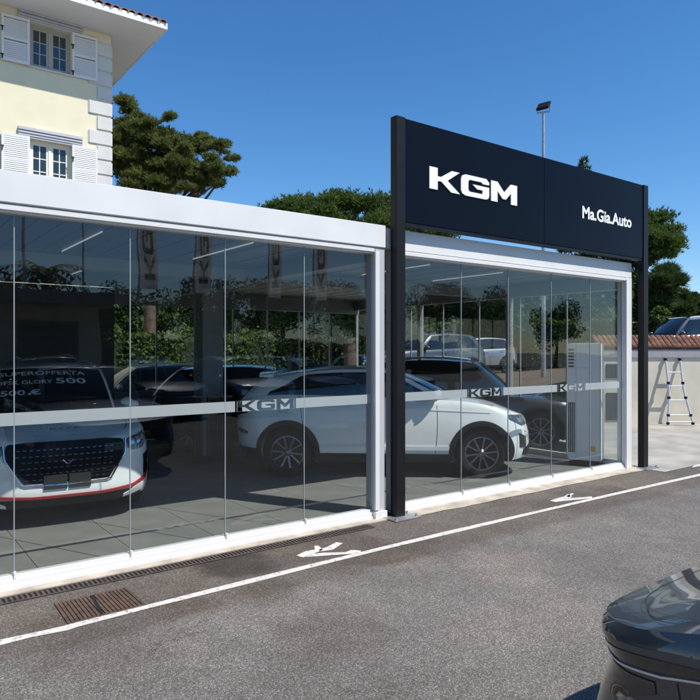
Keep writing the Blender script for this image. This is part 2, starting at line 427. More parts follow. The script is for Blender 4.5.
def kgm_loops(h, x0=0, z0=0, sx=1.0, inset=0.0):
    out = []
    for L_, o in zip(KGM, KGM_OFF):
        out.append([(x0 + (p[0] + o) * h * sx, z0 + inset + p[1] * (h - 2 * inset)) for p in L_])
    return out
KGM_W = 5.98

# ================================================================== ground
g = MB().grid(lambda u, v: (u, v, 0), np.linspace(-300, 300, 25), np.linspace(-300, 300, 25)).build('ground', ASPHALT)
tag(g, 'weathered grey asphalt forecourt with oil stains', None, None, 'structure')
FY = 5.58            # front of the sill
GY = 5.66            # glass plane
XL, XR = -3.6, 9.66  # showroom extent
YB = 12.6
# concrete apron beyond the building's end
rw = RGT.xy; fw_ = FWD.xy
ap = MB().add([(XR + .12, 5.12, .004), (30, 5.12, .004), (30, 26, .004), (XR + .12, 26, .004)], [(0, 1, 2, 3)]).build('pavement', CONCRETE)
tag(ap, 'pale concrete apron between the showroom end and the garden wall', None, None, 'structure')
kb = MB()
xs = np.linspace(4.95, XR + .15, 22)
kb.grid(lambda u, v: (u, (5.40 + 0.012 * math.sin(u * 5.1) + .008 * math.sin(u * 13)) if v == 0 else FY + .05, .006 + (.02 if v else 0)), xs, [0, 1])
kb = kb.build('kerb_strip', KERBM); tag(kb, 'narrow beige concrete strip along the foot of the glass front', None, None, 'structure')
kb2 = MB().box(XL, 4.6, 5.48, FY + .05, -.05, .012).build('kerb_strip', KERBM); tag(kb2, 'thin pale concrete edge behind the drain channel', None, None, 'structure')
# white line, slightly uneven
pts = [gnd(px, py) for px, py in [(-60, 657), (0, 643), (30, 636), (66, 628.5), (75, 625.5), (150, 606.5), (250, 581.5), (330, 561.5), (385, 548), (450, 532.5), (540, 511.5), (620, 493), (700, 475), (800, 452)]]
ln = MB()
rowv = []
for i, p in enumerate(pts):
    hw = .040 + .006 * math.sin(i * 2.3)
    rowv += [(p.x, p.y - hw, .004), (p.x, p.y + hw, .004)]
ln.add(rowv, [(2 * i, 2 * i + 2, 2 * i + 3, 2 * i + 1) for i in range(len(pts) - 1)])
ln = ln.build('road_line', ROADPAINT); tag(ln, 'worn white painted line parallel to the showroom front', None, None, 'structure')
# painted pedestrian marks
def ground_poly(name, polys, label):
    mb = MB()
    for q in polys:
        P = [gnd(px, py, .005) for px, py in q]
        mb.add([(p.x, p.y, .005) for p in P], [tuple(range(len(P)))])
    o = mb.build(name, ROADPAINT); tag(o, label, None, None, 'structure')
ground_poly('painted_mark', [[(296, 555.5), (303, 557.5), (318, 552), (323, 549.5), (318, 545.5), (314, 546), (315, 549.5), (306, 551)],
    [(306, 557), (360, 553.2), (361, 550.6), (352, 549.8), (345, 552.2), (324, 552.6), (312, 553.8)],
    [(320, 551.5), (333, 549.6), (343, 543), (336, 542.2), (327, 547), (319, 549.5)]], 'worn white painted walker mark near the sign post')
ground_poly('painted_mark', [[(550, 500.8), (556, 502), (566, 500.6), (572, 496.5), (568, 494), (564, 496.5), (556, 498.5)],
    [(566, 500.8), (592, 498.2), (592, 496.4), (577, 497.6), (569, 498.2)],
    [(569, 497.2), (574, 493.6), (571.5, 493.2), (566, 496.4)]], 'worn white painted walker mark near the far end of the glass')
ground_poly('painted_mark', [[(692, 467.5), (703, 465.5), (703, 463.5), (694, 465.2)]], 'short worn white painted mark beyond the end of the showroom')
# drain channel
dr = empty('drain_channel', (1.0, 5.39, 0))
tag(dr, 'rusty slotted drain channel along the foot of the glass front', 'drain')
box('channel', VOID, dr, XL - 1, 3.3, -.06, .06, -.02, .0045)
gb = MB()
x = XL - .9
while x < 3.28:
    gb.box(x, x + .018, -.052, .052, .005, .010); x += .036
gb.box(XL - 1, 3.3, -.068, -.055, .005, .011); gb.box(XL - 1, 3.3, .055, .068, .005, .011)
gg = gb.build('grating', GRATE, dr); gg['kind'] = 'stuff'
# manhole grid
mc = [gnd(px, py) for px, py in [(56, 604.5), (125, 588.5), (144.5, 605.6), (69.5, 624.2)]]
mh = empty('manhole_grid', ((mc[0] + mc[2]) / 2).to_tuple()); mo = (mc[0] + mc[2]) / 2
tag(mh, 'square rusty ribbed manhole grid set in the asphalt beside the white line', 'manhole')
def mq(a, b, z): return (mc[0].lerp(mc[1], a).lerp(mc[3].lerp(mc[2], a), b) - mo) + Vector((0, 0, z))
fr = MB()
for (a0, a1, b0, b1) in [(-.02, 1.02, -.02, .02), (-.02, 1.02, .98, 1.02), (-.02, .02, .02, .98), (.98, 1.02, .02, .98)]:
    P = [mq(a0, b0, 0), mq(a1, b0, 0), mq(a1, b1, 0), mq(a0, b1, 0)]; Q = [p + Vector((0, 0, .009)) for p in P]
    fr.add(P + Q, [(4, 5, 6, 7), (0, 1, 5, 4), (1, 2, 6, 5), (2, 3, 7, 6), (3, 0, 4, 7)])
fr.build('frame', RUST, mh)
MB().add([mq(.02, .02, .003), mq(.98, .02, .003), mq(.98, .98, .003), mq(.02, .98, .003)], [(0, 1, 2, 3)]).build('backing', GRATE, mh)
nb = 17
for k in range(nb):
    a0 = .03 + .94 * k / nb; a1 = a0 + .94 / nb * .74
    rb = MB()
    P = [mq(a0, .03, .004), mq(a1, .03, .004), mq(a1, .97, .004), mq(a0, .97, .004)]; Q = [p + Vector((0, 0, .006)) for p in P]
    rb.add(P + Q, [(4, 5, 6, 7), (0, 1, 5, 4), (1, 2, 6, 5), (2, 3, 7, 6), (3, 0, 4, 7)])
    rb.build('rib', RUST, mh)
cr = MB(); A = mq(.5, .02, .011); Bq = mq(.42, .98, .011); d = (Bq - A).cross(Vector((0, 0, 1))).normalized() * .012
cr.add([A - d, A + d, Bq + d, Bq - d], [(0, 1, 2, 3)]).build('seam', VOID, mh)

# ================================================================== showroom
sh = empty('showroom', (XL, FY, 0)); OX, OY = XL, FY
tag(sh, 'long glass-fronted car showroom with white fascia and frosted stripe', 'showroom')
def sbox(name, m, x0, x1, y0, y1, z0, z1, bevel=0.0, parent=None): return box(name, m, parent or sh, x0 - OX, x1 - OX, y0 - OY, y1 - OY, z0, z1, bevel)
FL = .02
fl = MB().box(XL, XR + .02, FY + .1, YB, -.1, .012).build('floor', GROUT); tag(fl, 'grey tiled showroom floor behind the glass', None, None, 'structure')
tb = .8
tm = MB().box(.003, tb - .003, .003, tb - .003, 0, .010).mesh('tile', TILE)
xx = np.arange(XL, XR + .01 - tb * .4, tb); yy = np.arange(FY + .14, YB - .3, tb)
for xq in xx:
    for yq in yy:
        if xq + tb > XR + .02 or yq + tb > YB: continue
        t = bpy.data.objects.new('tile', tm); t.location = (xq, yq, .0122 + random.uniform(0, .0006)); link(t, fl)
# left and right glass fronts
SPLIT = 4.62
sides = [(XL, 4.50), (4.86, XR - .16)]
for (a, b_) in sides:
    s_ = MB()
    prof = [(FY, 0), (FY, .035), (FY + .022, .040), (FY + .022, .075), (FY + .045, .079), (FY + .045, .105), (FY + .13, .105), (FY + .13, 0)]
    n = len(prof)
    s_.add([(a - OX, p[0] - OY, p[1]) for p in prof] + [(b_ - OX, p[0] - OY, p[1]) for p in prof],
           [(k, (k + 1) % n, (k + 1) % n + n, k + n) for k in range(n)] + [tuple(range(n))[::-1], tuple(range(n, 2 * n))])
    s_.build('sill_rail', WHITE2, sh)
    h_ = MB()
    prof = [(FY - .004, 2.922), (FY - .004, 2.958), (FY + .02, 2.960), (FY + .02, 2.970), (FY + .13, 2.970), (FY + .13, 2.905), (FY + .03, 2.905), (FY + .03, 2.922)]
    n = len(prof)
    h_.add([(a - OX, p[0] - OY, p[1]) for p in prof] + [(b_ - OX, p[0] - OY, p[1]) for p in prof],
           [(k, (k + 1) % n, (k + 1) % n + n, k + n) for k in range(n)] + [tuple(range(n))[::-1], tuple(range(n, 2 * n))])
    h_.build('header_rail', WHITE2, sh)
sbox('fascia', WHITE, XL, 4.652, FY - .012, FY + .16, 2.974, 3.222, .006)
sbox('fascia', WHITE, 4.70, XR + .02, FY + .018, FY + .16, 2.974, 3.206, .006)
def post(x0, x1, y0, y1, z1=2.97, m=WHITE2):
    o = sbox('post', m, x0, x1, y0, y1, .0, z1, .004); return o
post(4.515, 4.648, FY + .005, FY + .17, m=POSTSHADE)
sbox('post_cover', WHITE2, 4.50, 4.56, FY - .018, FY + .012, .10, 2.93, .003)
sbox('post_foot', WHITE2, 4.49, 4.66, FY - .03, FY + .16, .0, .085, .004)
post(4.80, 4.868, FY + .02, FY + .17)
post(XR - .17, XR, FY + .005, FY + .15)
sbox('post_cover', WHITE2, XR - .19, XR - .12, FY - .02, FY + .008, .01, 2.94, .003)
# handle on the last pane
# glass panels: folding leaves with frosted stripe
def front_panels(edges, lettered, dirx=1):
    for k in range(len(edges) - 1):
        a, b_ = edges[k], edges[k + 1]
        ga = a + .0045; gb_ = b_ - .0045
        gp = sbox('glass_panel', GLASS, ga, gb_, GY - .005, GY + .005, .108, 2.912)
        z0, z1 = 1.262, 1.362
        if k in lettered:
            h = z1 - z0
            wd = KGM_W * h * 1.07; x0 = (a + b_) / 2 - wd / 2
            V, Fc = fill2d([[(ga, z0), (x0 - .02, z0), (x0 - .02, z1), (ga, z1)]])
            V2, F2 = fill2d([[(x0 - .0, z0), (x0 + wd, z0), (x0 + wd, z1), (x0 - .0, z1)]] + kgm_loops(h, x0 + .004, z0, 1.07 * .985, .0008))
            V3, F3 = fill2d([[(x0 + wd + .02, z0), (gb_, z0), (gb_, z1), (x0 + wd + .02, z1)]])
            mb = MB()
            for (v_, f_) in ((V, Fc), (V2, F2), (V3, F3)):
                mb.add([(p[0] - OX, GY - .0065 - OY, p[1]) for p in v_], f_)
            mb.build('frosted_stripe', FILM, gp)
        else:
            MB().add([(ga - OX, GY - .0065 - OY, z0), (gb_ - OX, GY - .0065 - OY, z0), (gb_ - OX, GY - .0065 - OY, z1), (ga - OX, GY - .0065 - OY, z1)], [(0, 1, 2, 3)]).build('frosted_stripe', FILM, gp)
        sbox('edge_seal', SEAL, b_ - .0036, b_ + .0036, GY - .006, GY + .006, .108, 2.912, parent=gp)
        sbox('hinge_pin', WHITE2, b_ - .010, b_ + .010, FY + .032, FY + .06, .079, .135, .003, parent=gp)
e1 = [ux(px, GY) for px in (14, 130, 225, 304, 371)]
st_ = e1[1] - e1[0]
e1 = [e1[0] - 4 * st_, e1[0] - 3 * st_, e1[0] - 2 * st_, e1[0] - st_] + e1[:-1] + [4.52]
e1 = [e for e in e1 if e > XL + .2]; e1[0] = XL + .02
e2 = [ux(px, GY) for px in (406, 461, 508, 551, 590, 624)]
e2[0] = 4.87; e2[-1] = XR - .17
front_panels(e1, {len(e1) - 3})
front_panels(e2, {1, 3})
# end wall (glass) and rear wall
def xwall(X, ys):
    for k in range(len(ys) - 1):
        gp = sbox('glass_panel', GLASS, X - .005, X + .005, ys[k] + .01, ys[k + 1] - .01, .10, 2.80)
        sbox('edge_seal', SEAL, X - .012, X + .012, ys[k + 1] - .012, ys[k + 1] + .012, .10, 2.80, parent=gp)
sbox('sill_rail', WHITE2, XR - .10, XR - .02, FY + .16, YB, .0, .10)
sbox('beam', GREYBEAM, XR - .16, XR - .02, FY + .16, YB, 2.80, 3.02)
xwall(XR - .06, np.linspace(FY + .16, YB, 8))
for yq in (7.9, 10.3): sbox('end_post', GREYBEAM, XR - .11, XR - .01, yq, yq + .09, .1, 2.80)
RX0 = 3.85
sbox('rear_wall', DARKWALL, XL, RX0, YB, YB + .12, 0, 3.02)
sbox('rear_sill', WHITE2, RX0, XR, YB, YB + .08, .0, .10)
sbox('rear_beam', GREYBEAM, RX0, XR, YB - .03, YB + .1, 2.72, 3.02)
xr_ = np.linspace(RX0, XR, 8)
for k in range(7):
    gp = sbox('glass_panel', GLASS, xr_[k] + .01, xr_[k + 1] - .01, YB + .03, YB + .04, .10, 2.72)
    sbox('edge_seal', SEAL, xr_[k + 1] - .014, xr_[k + 1] + .014, YB + .02, YB + .05, .10, 2.72, parent=gp)
sbox('side_wall', DARKWALL, XL - .12, XL, FY + .1, YB + .12, 0, 3.02)
sbox('roof', WHITE, XL, XR - .01, FY + .17, YB + .1, 3.07, 3.16)
# ceiling louvres run from front to back
x = XL + .02; k = 0
while x < XR - .2:
    sbox('ceiling_louvre', CEIL, x, x + .198, FY + .18, YB - .05, 3.020 + .004 * (k % 2), 3.058); x += .212; k += 1
sbox('cross_beam', GREYBEAM, XL, XR - .2, 8.55, 8.75, 2.86, 3.018)
sbox('cross_beam', GREYBEAM, 4.56, 4.76, FY + .2, 8.549, 2.84, 3.016)
sbox('cross_beam', GREYBEAM, 4.56, 4.76, 8.751, YB - .1, 2.84, 3.016)
for (xa, ya, yb) in [(.55, 6.3, 7.6), (1.9, 6.6, 8.2), (1.15, 9.2, 10.6), (2.6, 9.2, 10.6), (3.4, 6.3, 7.9), (6.2, 6.5, 8.0), (7.7, 6.5, 8.0)]:
    sbox('led_tube', LED, xa, xa + .008, ya, yb, 3.003, 3.015)
# interior column with slatted counter
icx, icy = 4.62, 10.1
ic = empty('column', (icx, icy, FL)); tag(ic, 'plain grey square column rising from behind the black slatted counter', 'column')
box('shaft', COLGREY, ic, -.18, .18, -.18, .18, 0, 2.82, .004)
box('base_trim', SLAT, ic, -.2, .2, -.2, .2, 0, .12, .004)
cq = gnd(212, 464)
rc = empty('reception_counter', (cq.x, cq.y, FL), -YAW + .15); tag(rc, 'low black counter faced with thin vertical slats', 'counter')
box('body', SLAT, rc, -.30, .30, .02, .30, 0, 1.06, .004); box('top', GLOSSBLACK, rc, -.32, .32, -.02, .32, 1.06, 1.09, .004)
for k in range(14):
    x = -.295 + k * .0425
    box('slat', PLASTIC, rc, x, x + .024, -.005, .02, .02, 1.06)
# tower air conditioner near the end wall
tq = Vector((9.24, 6.12, FL))
ac = empty('tower_air_conditioner', tq, math.radians(24)); tag(ac, 'tall white floor-standing air conditioner with side louvres and yellow sticker', 'air conditioner')
box('cabinet', ACWHITE, ac, -.16, .16, -.25, .25, .10, 1.94, .012)
box('plinth', PLASTIC, ac, -.15, .15, -.23, .23, 0, .10, .004)
for k in range(6): box('outlet_louvre', PLASTIC, ac, -.167, -.1595, .15, .235, 1.56 + k * .052, 1.585 + k * .052)
box('intake_grille', PLASTIC, ac, -.166, -.1595, .135, .235, .22, 1.0)
for k in range(3): box('grille_bar', ACWHITE, ac, -.172, -.1665, .148 + k * .03, .156 + k * .03, .23, .99)
box('panel_seam', SEAL, ac, -.1625, -.1595, .118, .122, .12, 1.93)
box('corner_trim', WHITE2, ac, -.166, -.150, -.256, -.232, .1, 1.94)
box('sticker', YELLOW, ac, -.1645, -.1605, -.17, -.09, .25, .33)

# ================================================================== shop sign
SX0, SX1 = 4.71, 9.92; SY = 5.46
sg = empty('shop_sign', (SX0, SY, 0)); tag(sg, 'dark navy shop sign board on two black posts above the glass front', 'sign')
def gbox(name, m, x0, x1, y0, y1, z0, z1, bevel=0.0, parent=None): return box(name, m, parent or sg, x0 - SX0, x1 - SX0, y0 - SY, y1 - SY, z0, z1, bevel)
for xq in (SX0, SX1 - .134):
    p_ = gbox('post', BLACKMETAL, xq, xq + .134, SY, SY + .10, .018, 4.425, .004)
    bp_ = gbox('base_plate', GALV, xq - .11, xq + .27, SY - .12, SY + .115, .004, .018, .002, parent=p_)
    for (dx, dy) in ((-.07, -.08), (.22, -.08), (.22, .07)):
        MB().lathe([(0, .045), (.014, .045), (.014, .018), (0, .018)], 6, 'z', (xq + dx - SX0, dy, 0)).build('bolt', GALV, p_)
SM = ux(545, SY)
b1 = gbox('board_panel', SIGN, SX0 + .137, SM - .002, SY + .012, SY + .095, 3.272, 4.418, .003)
b2 = gbox('board_panel', SIGN, SM + .002, SX1 - .137, SY + .012, SY + .095, 3.272, 4.418, .003)
gbox('lower_rail', BLACKMETAL, SX0 + .134, SX1 - .134, SY + .02, SY + .09, 3.235, 3.268)
# letters: KGM
pk0 = onY(429.5, 177, SY); pk1 = onY(517, 191, SY)
hk = .252; sxk = (pk1.x - pk0.x) / (KGM_W * hk)
for L_ in kgm_loops(hk, pk0.x, 3.695, sxk):
    V, Fc = fill2d([L_], .006)
    MB().add([(p[0] - SX0, -p[2] + .004 , p[1]) for p in V], Fc).build('letter', LETTER, b1, weld=True)
V, Fc = text2d('Ma.Gia.Auto', 1.0, .024, 6)
q0 = onY(583, 213, SY); q1 = onY(632, 222, SY)
sc_x = (q1.x - q0.x) / (V[:, 0].max() - V[:, 0].min()); sc_z = .178 / (V[:, 1].max() - V[:, 1].min())
mb = MB().add([((p[0] - V[:, 0].min()) * sc_x + q0.x - SX0, .0085, onY(583, 217.5, SY).z + p[1] * sc_z) for p in V], Fc)
mb.build('lettering', LETTER, b2)

# ================================================================== house behind
HY = 18.3; HX1 = ux(112.8, 18.3) - .05; HX0 = -9.0; HZ1 = 10.45
ho = empty('villa', (HX0, HY, 0)); tag(ho, 'cream villa with white shutters, grey quoins and terracotta roof', 'house')
def hb(name, m, x0, x1, y0, y1, z0, z1, bevel=0.0, parent=None): return box(name, m, parent or ho, x0 - HX0, x1 - HX0, y0 - HY, y1 - HY, z0, z1, bevel)
wl, wr_ = ux(30, HY), ux(71, HY)
def zat(px, py): return onY(px, py, HY).z
uz1 = (zat(30, 23.5) + zat(71, 32.5)) / 2; uz0 = (zat(30, 66) + zat(71, 75)) / 2
lz1 = (zat(30, 139) + zat(71, 145.5)) / 2; lz0 = lz1 - (uz1 - uz0) - .12
holes = [(wl, wr_, uz0, uz1), (wl, wr_, lz0, lz1)]
for dx in (-3.6,): holes += [(wl + dx, wr_ + dx, uz0, uz1), (wl + dx, wr_ + dx, lz0, lz1)]
holes += [(3.0, 4.2, 1.6, 3.2), (0.2, 1.4, 1.6, 3.2)]
xs = sorted({HX0, HX1, *[h[0] for h in holes], *[h[1] for h in holes]}); zs = sorted({0, HZ1, *[h[2] for h in holes], *[h[3] for h in holes]})
wb = MB()
def inh(x, z): return any(h[0] - 1e-4 < x < h[1] + 1e-4 and h[2] - 1e-4 < z < h[3] + 1e-4 for h in holes)
for i in range(len(xs) - 1):
    for j in range(len(zs) - 1):
        if inh((xs[i] + xs[i + 1]) / 2, (zs[j] + zs[j + 1]) / 2): continue
        wb.add([(xs[i] - HX0, 0, zs[j]), (xs[i + 1] - HX0, 0, zs[j]), (xs[i + 1] - HX0, 0, zs[j + 1]), (xs[i] - HX0, 0, zs[j + 1])], [(0, 1, 2, 3)])
for (a, b_, c_, d_) in holes:
    a -= HX0; b_ -= HX0
    wb.add([(a, 0, c_), (b_, 0, c_), (b_, 0, d_), (a, 0, d_), (a, .22, c_), (b_, .22, c_), (b_, .22, d_), (a, .22, d_)], [(0, 1, 5, 4), (1, 2, 6, 5), (2, 3, 7, 6), (3, 0, 4, 7)])
D = 9.0; Wd = HX1 - HX0
wb.add([(Wd, 0, 0), (Wd, D, 0), (Wd, D, HZ1), (Wd, 0, HZ1), (0, 0, 0), (0, D, 0), (0, D, HZ1), (0, 0, HZ1)], [(0, 1, 2, 3), (5, 4, 7, 6), (1, 5, 6, 2)])
wb.build('wall', CREAM, ho, weld=True)
shut_l = MB()
def shutter(x0, x1, z0, z1, y, tilt):
    s_ = MB(); hw = .055
    s_.box(0, hw, 0, .04, z0, z1).box(x1 - x0 - hw, x1 - x0, 0, .04, z0, z1)
    for za, zb in ((z0, z0 + .07), (z1 - .07, z1), ((z0 + z1) / 2 - .03, (z0 + z1) / 2 + .03)): s_.box(hw, x1 - x0 - hw, .002, .038, za, zb)
    f = s_.build('shutter', PAINTW, ho); f.location = (x0 - HX0, y - HY, 0); f.rotation_euler = (0, 0, tilt)
    sl = MB(); z = z0 + .09
    while z < z1 - .09:
        if abs(z - (z0 + z1) / 2) > .045:
            sl.add([(hw, .003, z - .026), (x1 - x0 - hw, .003, z - .026), (x1 - x0 - hw, .024, z + .030), (hw, .024, z + .030),
                    (hw, -.003, z - .023), (x1 - x0 - hw, -.003, z - .023), (x1 - x0 - hw, .018, z + .033), (hw, .018, z + .033)],
                   [(0, 1, 2, 3), (7, 6, 5, 4), (0, 4, 5, 1), (1, 5, 6, 2), (2, 6, 7, 3), (3, 7, 4, 0)])
        z += .050
    o = sl.build('slats', PAINTW, f); o['kind'] = 'stuff'
    for zz in (z0 + .12, z1 - .35): MB().box(-.03, .05, -.02, 0, zz, zz + .03).box(.0, .03, -.03, 0, zz - .09, zz).build('hinge', IRON, f)
def house_window(x0, x1, z0, z1, fm):
    fr_ = MB(); y0, y1 = .12, .18
    X0, X1 = x0 - HX0, x1 - HX0; xm = (X0 + X1) / 2
    fr_.box(X0, X0 + .05, y0, y1, z0, z1).box(X1 - .05, X1, y0, y1, z0, z1).box(X0 + .05, X1 - .05, y0, y1, z1 - .06, z1).box(X0 + .05, X1 - .05, y0, y1, z0, z0 + .06)
    fr_.box(xm - .035, xm + .035, y0 - .01, y1, z0 + .06, z1 - .06)
    panes = []
    for (a, b_) in ((X0 + .05, xm - .035), (xm + .035, X1 - .05)):
        st = .05
        fr_.box(a, a + st, y0 + .01, y1, z0 + .06, z1 - .06).box(b_ - st, b_, y0 + .01, y1, z0 + .06, z1 - .06)
        fr_.box(a + st, b_ - st, y0 + .01, y1, z0 + .06, z0 + .12).box(a + st, b_ - st, y0 + .01, y1, z1 - .11, z1 - .06)
        za, zb = z0 + .12, z1 - .11; am, bm_ = a + st, b_ - st; mid = (am + bm_) / 2
        fr_.box(mid - .012, mid + .012, y0 + .02, y1, za, zb)
        for k in (1, 2):
            zz = za + (zb - za) * k / 3; fr_.box(am, mid - .0121, y0 + .02, y1, zz - .012, zz + .012).box(mid + .0121, bm_, y0 + .02, y1, zz - .012, zz + .012)
        for k in range(3):
            for (pa, pb) in ((am, mid), (mid, bm_)): panes.append((pa, pb, za + (zb - za) * k / 3, za + (zb - za) * (k + 1) / 3))
    wf = fr_.build('window', fm, ho)
    for (pa, pb, c_, d_) in panes: MB().box(pa, pb, .15, .155, c_, d_).build('pane', PANE, wf)
    hb('window_sill', STONE, x0 - .06, x1 + .06, HY - .05, HY + .12, z0 - .05, z0 - .001)
sw = wr_ - wl
for dx in (0, -3.6):
    for (z0, z1, fm) in ((uz0, uz1, FRAMESHADE), (lz0, lz1, FRAMEC)):
        a, b_ = wl + dx, wr_ + dx
        house_window(a, b_, z0, z1, fm)
        shutter(a - .66, a - .02, z0 - .03, z1 + .03, HY - .07, math.radians(-2.5))
        shutter(b_ + .02, b_ + .66, z0 - .03, z1 + .03, HY - .05, math.radians(-3))
        l_ = MB(); 
        for q, (zz, pr) in enumerate(((.06, .03), (.11, .05), (.17, .07), (.24, .09))):
            l_.box(a - .28 - HX0, b_ + .28 - HX0, -pr, 0.0, z1 + zz - .055, z1 + zz - (.004 if q < 3 else -.02))
        l_.build('lintel', LINTEL, ho)
for (a, b_, c_, d_) in holes[-2:]: house_window(a, b_, c_, d_, FRAMEC)
z = .2; k = 0
while z < HZ1 - .38:
    wd = .60 if k % 2 == 0 else .38
    hb('quoin', STONE, HX1 - wd, HX1 + .035, HY - .035, HY + (.38 if k % 2 == 0 else .6), z, z + .375, .022); z += .4; k += 1
# roof, soffits, tiles
OV = 1.25; OVR = 1.08
ex0, ex1, ey0, ey1 = 0 - OV, Wd + OVR, -OV, D + OV
hb('soffit', SOFFIT, HX0 - OV, HX1 + OVR, HY - OV, HY + D + OV, HZ1 + .003, HZ1 + .06)
hb('eave_board', SOFFIT, HX0 - OV, HX1 + OVR + .02, HY - OV - .03, HY - OV, HZ1 - .02, HZ1 + .14)
hb('eave_board', SOFFIT, HX1 + OVR, HX1 + OVR + .03, HY - OV, HY + D + OV, HZ1 - .02, HZ1 + .14)
rz = HZ1 + .16; rh = 2.6; mid = (ey0 + ey1) / 2
rf = MB().add([(ex0, ey0, rz), (ex1, ey0, rz), (ex1, ey1, rz), (ex0, ey1, rz), (ex0 + 5, mid, rz + rh), (ex1 - 5, mid, rz + rh)],
              [(0, 1, 5, 4), (1, 2, 5), (2, 3, 4, 5), (3, 0, 4), (0, 3, 2, 1)]).build('roof', TERRA, ho)
sl_ = rh / (mid - ey0)
def tile_mesh():
    t = MB(); n = 6; Lt = .46
    V = []
    for (yy_, r, zz) in ((0, .098, .0), (Lt, .080, Lt * sl_)):
        for k in range(n + 1):
            a = math.pi * k / n; V.append((r * math.cos(a), yy_, zz + .01 + r * .75 * math.sin(a)))
        for k in range(n + 1):
            a = math.pi * k / n; V.append(((r - .018) * math.cos(a), yy_, zz + .01 + (r - .018) * .75 * math.sin(a)))
    m_ = 2 * (n + 1); Fq = []
    for k in range(n):
        Fq += [(k, k + 1, k + 1 + m_, k + m_), (n + 1 + k + 1, n + 1 + k, n + 1 + k + m_, n + 1 + k + 1 + m_), (k + 1, k, n + 1 + k, n + 2 + k)]
    t.add(V, Fq); return t.mesh('roof_tile', TERRA, 40)
tmm = tile_mesh()
x = ex1 - .1; k = 0
while x > ex1 - 6.5:
    for r in range(3):
        t = bpy.data.objects.new('roof_tile', tmm); t.location = (x + random.uniform(-.012, .012), ey0 - .07 + r * .4 + random.uniform(-.02, .02), rz - .045 + r * .4 * sl_ + r * .012); t.rotation_euler = (0, 0, random.uniform(-.03, .03)); link(t, rf)
    x -= .205

# ================================================================== garden wall, ladder
WZ = F * CAM_H / 74.0
w0 = atZ(597, 350, WZ); w1 = atZ(860, 350, WZ)
wa = math.atan2((w1 - w0).y, (w1 - w0).x); wlen = (w1 - w0).length
gw = empty('garden_wall', (w0.x, w0.y, 0), wa); tag(gw, 'cream rendered garden wall with terracotta tile coping', 'wall')
box('render', WALLM, gw, 0, wlen, 0, .28, 0, 1.66)
box('grey_band', GREYBAND, gw, 0, wlen, -.035, .30, 1.663, 1.86)
cp = box('coping_bed', COPING, gw, 0, wlen, -.02, .30, 1.863, 1.92)
ct = MB(); x = .05; n = 5
def half_tile(mb, x, y0, z0, y1, z1, r):
    V = []
    for (yy_, zz) in ((y0, z0), (y1, z1)):
        for k in range(n + 1):
            a = math.pi * k / n; V.append((x + r * math.cos(a), yy_, zz + r * .8 * math.sin(a)))
    mb.add(V, [(k, k + 1, k + 2 + n, k + 1 + n) for k in range(n)] + [tuple(range(n + 1))])
while x < wlen:
    for r in range(3): half_tile(ct, x + random.uniform(-.01, .01), -.07 + r * .13, 1.925 + r * .085, .1 + r * .13, 2.02 + r * .085, .062)
    x += .125
o = ct.build('coping_tiles', COPING, gw); o['kind'] = 'stuff'
for xq in (3.25, ): pass
wx = (atZ(611, 350, WZ) - w0).length
for (z0, z1) in ((1.15, 1.5), (.1, .78)):
    box('hatch', DARKWALL, gw, wx - .12, wx + .28, -.02, -.002, z0, z1)
la = empty('ladder', (atZ(678, 350, WZ) - w0).to_tuple()); la.location = (atZ(681, 350, WZ - .45).x, atZ(681, 350, WZ - .45).y, 0); la.rotation_euler = (0, 0, wa)
tag(la, 'folded aluminium step ladder leaning against the cream garden wall', 'ladder')
LH = 1.62
def lp(s, t):      # rail point: splays in the lower part
    hw = .18 if t > .5 else .18 + (.5 - t) * .26
    return Vector((s * hw, .02 + t * .40, .03 + t * LH))
for s in (-1, 1):
    r_ = MB().tube([lp(s, 0), lp(s, .25), lp(s, .5), lp(s, .75), lp(s, 1)], .026, 8).build('rail', ALU, la, smooth=40)
    for t in (0.02, .14, .4, .62, .98): MB().lathe([(0, -.03), (.04, -.03), (.04, .03), (0, .03)], 8, 'z', tuple(lp(s, t))).build('joint', PLASTIC, r_)
for t in (.04, .14, .36, .57, .78): MB().tube([lp(-1, t), lp(1, t)], .018, 8).build('rung', ALU, la, smooth=40)
# raised ground behind the wall
def terr_z(px): return .85 + .5 * min(1, max(0, (px - 520) / 120))
tr_ = MB().grid(lambda px, Zq: (atZ(px, 350, Zq).x, atZ(px, 350, Zq).y, terr_z(px)), [400, 440, 480, 520, 560, 600, 640, 800, 1000], [WZ + .3, 20, 24, 30, 45, 70])
tr_ = tr_.build('terrace', SOIL); tag(tr_, 'raised ground behind the garden wall', None, None, 'structure')
a_, b_ = atZ(400, 350, WZ + .3), atZ(400, 350, 70); c_ = atZ(480, 350, WZ + .3)
rw_ = MB().add([(c_.x, c_.y, 0), (a_.x, a_.y, 0), (b_.x, b_.y, 0), (c_.x, c_.y, .85), (a_.x, a_.y, .85), (b_.x, b_.y, .85)], [(0, 1, 4, 3), (1, 2, 5, 4)])
rw_ = rw_.build('retaining_edge', CONCRETE); tag(rw_, 'low retaining edge of the raised ground', None, None, 'structure')

